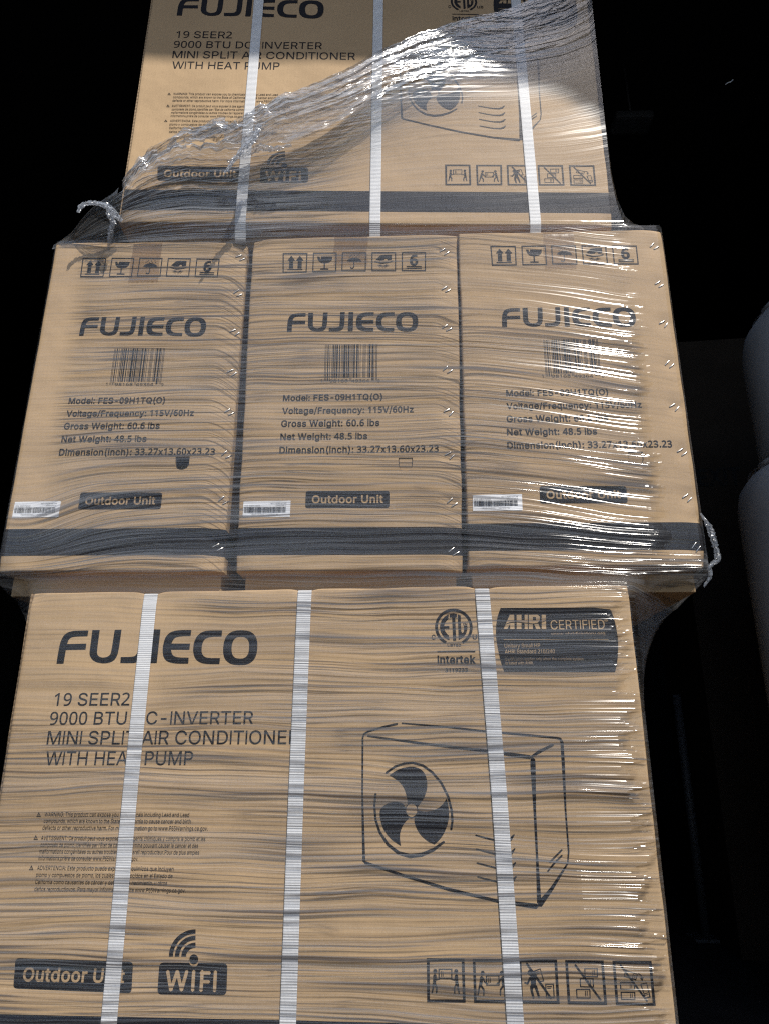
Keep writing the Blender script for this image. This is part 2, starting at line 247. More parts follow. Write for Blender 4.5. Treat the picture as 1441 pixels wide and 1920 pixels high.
# ------------------------------------------------------------------ data: glyph outlines, printed artwork (mm on the panel)
GLYPHS = {
"'":'433|163,667 148,1068 285,1068 270,667',
'(':'574|187,434 193,554 211,680 276,926 321,1037 371,1132 495,1132 401,899 339,658 323,543 318,434 337,241 395,34 440,-79 495,-201 371,-201 291,-45 234,115 199,275',
')':'574|78,-201 135,-77 180,38 238,244 256,434 251,543 234,658 173,899 78,1132 203,1132 253,1037 298,926 363,679 381,554 386,434 375,273 339,112 281,-47 203,-201',
',':'394|79,-251 142,149 288,149 177,-251',
'-':'951|708,513 708,394 239,394 239,513',
'.':'394|200,-9 163,-2 132,19 111,49 104,86 111,123 132,154 163,175 200,182 237,175 268,154 289,123 296,86 289,49 268,19 237,-2',
'/':'523|493,1118 149,-161 30,-161 374,1118',
'0':'824|412,-15 262,21 155,131 93,305 72,536 81,696 105,832 149,940 213,1020 300,1068 412,1084 563,1048 670,940 733,767 754,536 745,376 721,241 676,131 612,51 523,1|412,99 507,125 572,206 608,342 619,536 608,727 572,862 507,944 412,971 316,944 253,862 218,727 206,536 218,345 253,208 316,127',
'1':'824|391,0 391,667 393,806 397,930 355,889 308,848 201,760 130,850 409,1068 520,1068 520,0',
'2':'824|71,114 326,392 452,535 531,659 559,793 547,868 512,924 456,959 387,971 263,943 155,871 81,958 216,1047 298,1074 389,1083 515,1064 612,1007 674,917 695,798 686,717 661,641 571,496 438,346 233,128 233,122 736,122 736,0 71,0',
'3':'824|342,-15 192,-2 60,43 60,167 197,115 340,97 456,112 536,154 583,220 598,308 579,393 523,452 435,485 320,496 223,496 223,608 320,608 425,621 502,664 550,728 566,810 553,877 516,928 458,960 383,971 246,946 131,883 65,974 201,1051 287,1075 383,1083 521,1064 621,1008 681,924 702,819 686,722 638,645 564,593 471,563 471,558 584,530 667,476 718,401 734,304 711,176 639,74 517,7',
'4':'824|510,239 16,239 16,356 501,1074 639,1074 639,361 794,361 794,239 639,239 639,0 510,0|510,361 510,621 512,737 517,851 520,937 514,937 484,870 448,805 146,361',
'5':'824|356,-15 212,-1 96,43 96,169 175,131 269,107 358,99 461,113 540,154 588,226 604,327 588,421 540,489 461,530 354,543 264,536 184,523 118,566 159,1068 662,1068 662,948 274,948 246,640 310,651 398,655 490,646 572,620 641,577 695,516 729,438 741,342 716,194 641,81 521,9',
'6':'824|430,-15 339,-2 254,36 184,100 129,191 94,310 82,456 93,639 135,809 217,951 277,1006 351,1048 442,1074 550,1083 614,1080 675,1069 675,956 618,970 553,974 464,965 391,939 335,899 291,846 238,710 218,545 227,545 311,633 373,660 452,669 576,647 672,584 734,483 755,344 733,196 669,82 564,9|429,97 510,112 572,158 613,233 626,344 615,435 579,505 518,550 434,564 372,557 319,535 242,461 216,370 239,242 269,185 311,139 365,108',
'7':'824|616,948 66,948 66,1068 753,1068 753,963 347,0 205,0',
'8':'824|413,-15 270,4 165,62 99,153 78,273 93,371 139,449 205,511 284,559 162,670 125,742 112,829 123,907 154,971 202,1021 264,1057 413,1084 491,1078 563,1057 625,1021 672,971 703,907 713,827 700,739 659,669 598,613 522,566 630,496 716,403 739,345 748,278 738,195 706,123 655,65 588,21 507,-6|414,619 535,698 571,752 583,822 572,888 538,935 484,965 412,974 341,965 288,935 254,888 242,822 254,750 291,698|409,96 500,108 566,145 605,202 618,277 604,344 563,402 494,455 393,509 314,461 256,408 220,346 208,270 220,200 257,144 319,108',
'9':'824|284,-15 220,-11 159,-1 159,112 216,99 280,94 370,103 443,129 500,169 543,222 595,358 615,523 607,523 523,435 460,408 382,399 258,421 161,485 98,587 78,724 99,873 165,987 268,1059 402,1083 496,1070 579,1032 650,968 705,877 739,758 752,612 739,430 698,259 616,118 557,62 483,20 392,-6|399,504 461,511 515,533 590,608 618,698 594,826 564,883 523,930 470,961 404,971 325,956 262,912 221,835 206,724 218,633 256,563 315,518',
':':'394|200,-9 163,-2 132,19 111,49 104,86 111,123 132,154 163,175 200,182 237,175 268,154 289,123 296,86 289,49 268,19 237,-2|200,569 163,576 132,597 111,627 104,664 111,701 132,732 163,753 200,760 237,753 268,732 289,701 296,664 289,627 268,597 237,576',
'A':'1007|34,0 423,1068 580,1068 972,0 830,0 603,635 580,701 555,781 524,881 488,1004 515,1004 478,880 447,779 421,699 400,635 179,0|231,298 231,417 776,417 776,298',
'B':'958|126,0 126,1068 506,1068 608,1059 690,1030 754,986 800,928 827,860 836,785 830,723 812,672 748,600 661,560 661,551 712,540 762,516 808,478 845,427 869,363 878,286 868,209 840,140 792,82 723,38 632,9 518,0|262,120 514,120 621,132 693,167 733,221 746,287 740,339 719,386 686,426 642,458 586,478 521,485 262,485|262,599 500,599 555,605 605,622 647,649 679,685 699,730 705,781 693,847 656,901 594,937 504,949 262,949',
'C':'1071|561,-14 431,2 315,52 219,133 146,242 100,376 85,533 100,691 146,826 219,935 315,1016 431,1066 561,1083 640,1077 714,1059 783,1030 844,989 897,939 940,879 973,809 993,731 857,731 818,828 750,899 662,943 561,957 468,945 385,908 316,847 262,764 229,659 217,533 229,408 263,304 316,221 386,160 469,123 561,111 662,126 750,169 818,240 857,337 993,337 973,259 941,190 898,130 845,80 784,39 715,10 641,-8',
'D':'1055|460,0 201,0 201,120 451,120 570,132 667,170 743,230 796,313 828,416 838,536 828,656 796,757 744,839 671,899 578,936 464,949 196,949 196,1068 473,1068 618,1052 740,1004 838,927 910,821 955,690 969,536 954,381 910,249 837,143 736,65 610,16|262,1068 262,0 126,0 126,1068',
'E':'879|126,0 126,1068 782,1068 782,949 262,949 262,600 746,600 746,480 262,480 262,120 788,120 788,0',
'F':'861|126,0 126,1068 775,1068 775,949 262,949 262,584 727,584 727,465 262,465 262,0',
'G':'1093|564,-14 430,2 314,53 218,134 145,243 100,377 85,533 100,691 145,826 217,935 313,1016 427,1066 556,1083 638,1076 715,1058 785,1027 847,985 900,934 943,874 976,807 996,732 857,732 813,826 748,897 662,942 557,957 466,945 385,908 316,848 262,764 229,659 217,533 229,408 263,304 317,221 387,161 470,123 564,111 649,121 724,149 785,196 832,259 861,336 871,425 912,418 594,418 594,537 1004,537 1004,420 990,297 947,191 879,104 791,39 685,-1',
'H':'1085|126,0 126,1068 262,1068 262,607 824,607 824,1068 959,1068 959,0 824,0 824,487 262,487 262,0',
'I':'290|88,1068 202,1068 202,0 88,0',
'J':'832|389,-14 260,6 158,69 92,170 70,305 70,363 205,363 205,305 218,219 255,156 314,117 389,105 462,117 521,156 558,219 571,305 571,1068 706,1068 706,305 684,170 618,69 516,6',
'L':'825|126,0 126,1068 262,1068 262,120 759,120 759,0',
'M':'1319|126,0 126,1068 318,1068 582,393 603,334 628,257 654,176 675,103 645,103 667,174 693,255 718,332 740,393 1000,1068 1192,1068 1192,0 1059,0 1059,611 1059,686 1061,774 1063,868 1065,960 1077,960 1045,860 1012,762 982,676 957,611 718,0 601,0 358,611 334,674 304,758 271,856 235,960 250,960 252,874 254,780 255,690 256,611 256,0',
'N':'1099|126,0 126,1068 286,1068 721,384 762,317 814,224 869,115 850,113 841,227 838,330 837,409 837,1068 973,1068 973,0 812,0 424,609 372,694 311,800 272,868 226,949 250,953 257,806 261,689 262,611 262,0',
'O':'1120|561,-14 431,2 316,52 220,133 147,242 100,376 85,533 100,691 147,826 220,935 316,1016 431,1066 561,1083 691,1066 806,1016 901,935 974,826 1020,691 1035,533 1020,376 974,242 901,133 806,52 691,2|561,111 652,123 734,160 804,219 857,303 892,408 903,533 892,660 857,766 804,849 734,909 652,945 561,957 469,945 387,908 317,848 263,765 229,660 217,533 229,408 263,303 317,220 387,160 469,123',
'P':'933|126,0 126,1068 494,1068 607,1057 698,1023 768,971 818,902 848,821 858,730 848,639 818,557 768,488 698,435 607,401 494,390 229,390 229,509 488,509 564,516 624,538 668,572 699,617 717,670 723,730 717,790 699,843 668,887 623,921 563,942 488,949 262,949 262,0',
'Q':'1120|515,334 657,334 776,178 806,136 984,-100 842,-100 726,56 695,96|561,-14 431,2 316,52 220,133 147,242 100,376 85,533 100,691 147,826 220,935 316,1016 431,1066 561,1083 691,1066 806,1016 901,935 974,826 1020,691 1035,533 1020,376 974,242 901,133 806,52 691,2|561,111 652,123 734,160 804,219 857,303 892,408 903,533 892,660 857,766 804,849 734,909 652,945 561,957 469,945 387,908 317,848 263,765 229,660 217,533 229,408 263,303 317,220 387,160 469,123',
'R':'943|126,0 126,1068 495,1068 608,1058 699,1026 770,976 820,909 850,830 860,739 850,649 820,570 770,505 699,456 608,425 495,415 202,415 202,536 490,536 566,542 625,560 670,590 701,631 719,681 725,739 719,799 701,850 670,892 625,923 565,943 489,949 262,949 262,0|741,0 483,481 636,481 898,0',
'S':'938|470,-19 361,-9 268,19 192,65 134,126 97,201 80,287 219,287 232,230 259,184 299,149 350,123 470,103 539,109 600,127 652,155 692,193 717,239 726,293 718,339 697,376 621,429 514,467 386,503 268,547 181,607 127,685 109,782 121,867 157,940 214,1000 289,1045 377,1073 477,1083 577,1073 664,1045 736,1000 792,942 828,872 842,794 708,794 686,865 635,918 561,952 472,963 408,957 351,940 305,914 270,878 249,836 242,789 250,739 275,700 356,647 446,616 555,586 654,553 753,499 828,415 850,359 857,291 846,208 812,133 756,70 679,22 583,-8',
'T':'942|67,949 67,1068 875,1068 875,949 539,949 539,0 404,0 404,949',
'U':'1086|543,-17 425,-5 323,32 240,91 178,168 139,260 126,364 126,1068 261,1068 261,374 270,302 295,237 337,184 393,143 462,117 543,108 625,117 694,143 750,184 791,237 816,302 825,374 825,1068 960,1068 960,364 947,260 908,168 846,91 763,32 661,-5',
'V':'1007|428,0 34,1068 177,1068 404,433 425,370 452,289 484,187 521,65 493,65 529,189 561,290 587,370 608,433 829,1068 972,1068 584,0',
'W':'1441|326,0 34,1068 173,1068 343,412 369,305 392,196 414,83 397,83 419,196 444,305 470,412 643,1068 797,1068 969,412 996,305 1021,196 1044,83 1025,83 1047,196 1072,305 1098,412 1267,1068 1406,1068 1113,0 956,0 772,678 738,822 705,997 734,997 703,829 667,678 484,0',
'X':'996|38,0 456,597 456,496 62,1068 219,1068 374,841 428,759 469,691 511,613 488,613 529,690 571,758 627,841 784,1068 937,1068 543,502 543,602 957,0 802,0 614,272 564,347 524,410 484,485 513,485 473,413 433,348 381,272 192,0',
'Z':'921|87,0 87,98 574,809 643,904 716,999 731,954 599,950 468,949 85,949 85,1068 833,1068 833,969 354,270 281,169 204,70 189,114 319,119 450,120 839,120 839,0',
'a':'817|336,-18 264,-11 198,10 143,45 100,94 73,154 64,227 71,289 91,338 122,376 163,405 263,442 374,462 439,470 491,476 557,493 573,510 579,535 579,539 560,623 504,676 462,690 411,695 313,677 247,632 210,575 86,612 120,677 165,727 219,763 279,788 407,807 502,797 600,757 643,721 677,673 699,609 707,528 707,0 581,0 581,109 572,109 529,52 452,2 399,-13|358,95 424,102 479,123 522,155 553,196 572,241 579,290 579,399 545,382 486,369 421,360 369,353 282,333 217,293 199,261 193,220 214,152 272,110',
'b':'891|482,-17 415,-11 362,8 289,66 248,123 235,123 235,0 110,0 110,1068 239,1068 239,670 248,670 289,726 360,783 413,801 481,807 575,795 657,757 725,696 776,614 809,514 819,396 809,279 777,177 726,95 658,34 576,-4|462,98 530,108 587,138 631,184 663,245 683,317 689,398 683,478 664,548 632,608 588,654 531,683 462,693 395,683 338,655 294,611 262,552 243,481 237,398 243,314 263,242 295,182 339,136 395,108',
'c':'831|435,-17 334,-4 245,34 172,96 118,179 83,279 72,394 83,510 118,611 172,694 245,756 334,794 435,807 546,792 641,747 714,676 759,581 636,550 610,607 567,652 508,682 435,693 363,682 305,651 260,604 228,542 209,471 202,394 209,317 228,247 260,186 305,138 363,108 435,98 509,108 569,139 612,186 639,246 762,215 717,118 643,45 547,-1',
'd':'891|410,-17 316,-4 234,34 166,95 115,177 82,279 72,396 83,514 115,614 167,696 235,757 317,795 411,807 478,801 531,783 603,726 643,670 652,670 652,1068 781,1068 781,0 657,0 657,123 644,123 603,66 530,8 477,-11|429,98 496,108 552,136 597,182 629,242 648,314 655,398 648,481 629,552 597,611 553,655 497,683 429,693 360,683 304,654 259,608 228,548 209,478 202,398 209,317 228,245 260,184 305,138 361,108',
'e':'848|445,-17 337,-4 246,34 172,96 117,178 83,278 72,392 83,508 116,608 170,692 242,755 329,794 431,807 558,785 617,757 670,716 715,661 750,592 772,508 779,407 779,356 157,356 157,464 710,464 650,424 644,499 625,564 594,618 551,659 497,685 431,693 364,685 307,658 262,618 229,566 208,507 201,443 201,373 209,291 232,223 269,169 317,129 377,105 446,97 533,111 599,153 642,222 766,191 742,133 704,82 654,41 593,9 523,-11',
'f':'533|479,797 479,687 14,687 14,797|169,0 169,906 177,969 201,1020 237,1060 284,1089 394,1113 467,1106 510,1094 478,984 451,991 409,995 358,988 324,966 304,929 298,879 298,0',
'g':'893|434,-316 352,-310 281,-293 221,-266 173,-231 106,-146 213,-85 255,-138 324,-185 373,-200 434,-204 522,-193 593,-158 639,-98 654,-12 654,143 643,143 602,87 530,33 477,16 409,10 318,22 237,56 168,112 116,189 83,286 72,402 83,517 115,616 167,697 236,757 318,795 412,807 479,801 532,783 605,726 646,670 657,670 657,797 782,797 782,-19 771,-113 736,-189 681,-246 610,-285 527,-308|430,124 498,132 553,158 598,199 630,254 649,323 656,404 650,484 630,554 598,612 554,656 498,683 430,693 362,683 305,654 260,609 228,551 209,482 202,404 209,326 228,257 261,201 305,159 362,133',
'h':'861|239,476 239,0 110,0 110,1068 239,1068 239,604 215,604 259,698 319,760 393,796 478,807 554,799 620,774 674,732 716,674 741,598 750,505 750,0 622,0 622,494 610,577 573,639 516,678 441,691 386,685 338,666 297,636 265,594 245,540',
'i':'350|110,0 110,797 239,797 239,0|176,930 142,936 113,955 93,982 87,1015 93,1048 113,1075 142,1094 176,1100 210,1094 239,1075 259,1048 265,1015 259,982 239,955 210,936',
'k':'799|231,287 231,445 253,445 597,797 756,797 386,419 372,419|110,0 110,1068 239,1068 239,0|617,0 310,390 402,480 781,0',
'l':'262|82,1115 181,1115 181,0 82,0',
'm':'1281|110,0 110,797 235,797 236,620 226,620 247,679 278,726 361,790 460,811 540,798 603,757 648,696 674,619 656,619 676,674 708,721 750,759 799,787 856,805 917,811 984,803 1044,781 1095,743 1135,690 1161,621 1169,536 1169,0 1041,0 1041,533 1029,607 992,657 940,685 879,694 829,688 786,671 725,609 704,519 704,0 576,0 576,546 565,606 531,653 481,684 419,694 331,672 294,645 264,607 245,559 239,500 239,0',
'n':'860|239,476 239,0 110,0 110,797 234,797 235,604 215,604 259,698 319,760 393,796 478,807 553,799 619,774 674,732 715,674 741,598 750,505 750,0 622,0 622,494 610,577 573,639 516,678 441,691 386,685 338,666 297,636 265,594 245,540',
'o':'872|435,-17 334,-4 245,34 172,96 118,179 83,279 72,394 83,510 118,611 172,694 245,756 334,794 435,807 538,794 627,756 700,694 755,611 789,510 800,394 789,279 755,179 700,96 627,34 538,-4|435,98 508,108 567,138 613,186 645,247 664,317 670,394 664,471 645,542 613,603 567,651 508,682 435,693 363,682 305,651 260,604 228,542 209,471 202,394 209,317 228,247 260,186 305,138 363,108',
'p':'891|110,-300 110,797 235,797 235,670 248,670 288,726 360,783 413,801 481,807 575,795 657,757 725,696 776,614 809,514 819,396 809,279 777,177 726,95 658,34 576,-4 482,-17 415,-11 362,8 290,66 248,123 239,123 239,-300|462,98 530,108 587,138 631,184 663,245 683,317 689,398 683,478 664,548 632,608 588,654 531,683 462,693 395,683 338,655 294,611 262,552 243,481 237,398 243,314 263,242 295,182 339,136 395,108',
'q':'891|781,-300 652,-300 652,123 643,123 602,66 530,8 477,-11 410,-17 316,-4 234,34 166,95 115,177 82,279 72,396 83,514 115,614 167,696 235,757 317,795 411,807 478,801 531,783 603,726 644,670 657,670 657,797 781,797|429,98 496,108 552,136 597,182 629,242 648,314 655,398 648,481 629,552 597,611 553,655 497,683 429,693 360,683 304,654 259,608 228,548 209,478 202,398 209,317 228,245 260,184 305,138 361,108',
'r':'544|110,0 110,797 234,797 234,674 242,674 273,728 320,771 380,799 447,808 481,807 511,806 511,677 483,681 434,684 381,678 334,661 294,633 264,595 245,550 239,498 239,0',
's':'766|382,-17 304,-11 236,7 177,37 130,80 95,133 75,198 197,224 221,166 261,127 314,103 381,95 455,104 513,131 550,170 563,216 555,254 533,285 497,309 445,326 313,357 219,390 152,437 112,499 98,575 108,640 137,696 182,743 242,778 313,800 393,807 469,801 533,782 586,752 628,712 680,609 563,582 542,625 509,663 461,689 394,698 328,690 275,665 240,628 228,582 236,542 260,511 301,487 361,468 482,440 577,407 643,360 682,299 695,224 686,157 656,99 609,50 546,14 469,-9',
't':'478|428,797 428,687 14,687 14,797|136,989 265,989 265,205 270,160 286,129 314,111 358,105 389,107 424,113 447,4 403,-6 353,-9 262,5 193,45 150,109 136,195',
'u':'861|383,-11 307,-2 241,23 187,64 145,123 119,199 110,292 110,797 239,797 239,303 251,220 288,157 345,118 420,105 475,112 523,130 564,161 595,203 615,257 622,320 622,797 750,797 750,0 626,0 626,193 645,193 600,98 540,35 467,1',
'v':'817|341,0 37,797 177,797 347,326 393,182 432,44 386,44 426,182 470,326 640,797 780,797 475,0',
'w':'1191|289,0 47,797 183,797 280,449 323,287 368,87 346,87 390,283 433,449 529,797 665,797 759,449 801,285 845,87 822,87 867,284 911,449 1008,797 1144,797 902,0 774,0 670,361 640,472 610,589 581,709 610,709 581,589 551,472 521,361 417,0',
'x':'795|44,0 360,458 359,359 60,797 210,797 310,642 376,532 435,432 369,432 425,532 490,642 591,797 738,797 438,354 438,450 751,0 602,0 485,179 420,286 363,381 429,381 375,286 311,179 192,0',
'y':'817|100,-291 129,-180 150,-184 218,-187 274,-155 297,-122 316,-75 341,-3 37,797 177,797 347,326 392,182 432,44 386,44 425,182 470,326 641,797 780,797 429,-122 371,-225 293,-285 192,-305 136,-300',
'z':'799|87,0 87,96 533,671 533,678 100,678 100,797 698,797 698,695 265,126 265,118 711,118 711,0',
'®':'972|486,248 403,256 324,281 253,319 191,371 140,433 101,504 77,582 69,665 77,749 101,827 140,898 191,960 253,1011 324,1050 403,1074 486,1083 570,1074 648,1050 720,1011 781,960 833,898 871,827 895,749 903,665 895,582 871,504 833,433 781,371 720,319 648,281 570,256|486,349 570,360 645,392 710,442 760,506 792,582 802,665 792,749 760,825 710,889 645,939 570,971 486,982 403,971 327,939 263,889 213,825 181,749 170,665 181,582 213,506 263,442 327,392 403,360|574,474 480,655 574,655 669,474|338,474 338,858 531,858 586,845 634,804 654,736 633,664 583,619 525,604 389,604 389,669 502,669 540,686 555,707 560,736 555,763 540,781 503,794 426,794 426,474',
'É':'879|126,0 126,1068 782,1068 782,949 262,949 262,600 746,600 746,480 262,480 262,120 788,120 788,0|401,1172 501,1383 645,1383 506,1172',
'à':'817|336,-18 264,-11 198,10 143,45 100,94 73,154 64,227 71,289 91,338 122,376 163,405 263,442 374,462 439,470 491,476 557,493 573,510 579,535 579,539 560,623 504,676 462,690 411,695 313,677 247,632 210,575 86,612 120,677 165,727 219,763 279,788 407,807 502,797 600,757 643,721 677,673 699,609 707,528 707,0 581,0 581,109 572,109 529,52 452,2 399,-13|358,95 424,102 479,123 522,155 553,196 572,241 579,290 579,399 545,382 486,369 421,360 369,353 282,333 217,293 199,261 193,220 214,152 272,110|347,901 209,1111 352,1111 452,901',
'á':'817|336,-18 264,-11 198,10 143,45 100,94 73,154 64,227 71,289 91,338 122,376 163,405 263,442 374,462 439,470 491,476 557,493 573,510 579,535 579,539 560,623 504,676 462,690 411,695 313,677 247,632 210,575 86,612 120,677 165,727 219,763 279,788 407,807 502,797 600,757 643,721 677,673 699,609 707,528 707,0 581,0 581,109 572,109 529,52 452,2 399,-13|358,95 424,102 479,123 522,155 553,196 572,241 579,290 579,399 545,382 486,369 421,360 369,353 282,333 217,293 199,261 193,220 214,152 272,110|341,901 441,1111 584,1111 446,901',
'è':'848|445,-17 337,-4 246,34 172,96 117,178 83,278 72,392 83,508 116,608 170,692 242,755 329,794 431,807 558,785 617,757 670,716 715,661 750,592 772,508 779,407 779,356 157,356 157,464 710,464 650,424 644,499 625,564 594,618 551,659 497,685 431,693 364,685 307,658 262,618 229,566 208,507 201,443 201,373 209,291 232,223 269,169 317,129 377,105 446,97 533,111 599,153 642,222 766,191 742,133 704,82 654,41 593,9 523,-11|377,901 239,1111 382,1111 483,901',
'é':'848|445,-17 337,-4 246,34 172,96 117,178 83,278 72,392 83,508 116,608 170,692 242,755 329,794 431,807 558,785 617,757 670,716 715,661 750,592 772,508 779,407 779,356 157,356 157,464 710,464 650,424 644,499 625,564 594,618 551,659 497,685 431,693 364,685 307,658 262,618 229,566 208,507 201,443 201,373 209,291 232,223 269,169 317,129 377,105 446,97 533,111 599,153 642,222 766,191 742,133 704,82 654,41 593,9 523,-11|371,901 472,1111 615,1111 477,901',
'í':'350|110,0 110,797 239,797 239,0|119,901 219,1111 363,1111 224,901',
'ñ':'860|239,476 239,0 110,0 110,797 234,797 235,604 215,604 259,698 319,760 393,796 478,807 553,799 619,774 674,732 715,674 741,598 750,505 750,0 622,0 622,494 610,577 573,639 516,678 441,691 386,685 338,666 297,636 265,594 245,540|524,937 472,946 424,967 383,988 350,997 322,979 312,940 222,940 231,999 252,1046 288,1078 338,1088 389,1079 434,1058 474,1037 510,1028 538,1042 551,1085 638,1085 629,1025 607,978 571,947',
'ó':'872|435,-17 334,-4 245,34 172,96 118,179 83,279 72,394 83,510 118,611 172,694 245,756 334,794 435,807 538,794 627,756 700,694 755,611 789,510 800,394 789,279 755,179 700,96 627,34 538,-4|435,98 508,108 567,138 613,186 645,247 664,317 670,394 664,471 645,542 613,603 567,651 508,682 435,693 363,682 305,651 260,604 228,542 209,471 202,394 209,317 228,247 260,186 305,138 363,108|379,901 480,1111 623,1111 485,901',
' ':'394|',
}
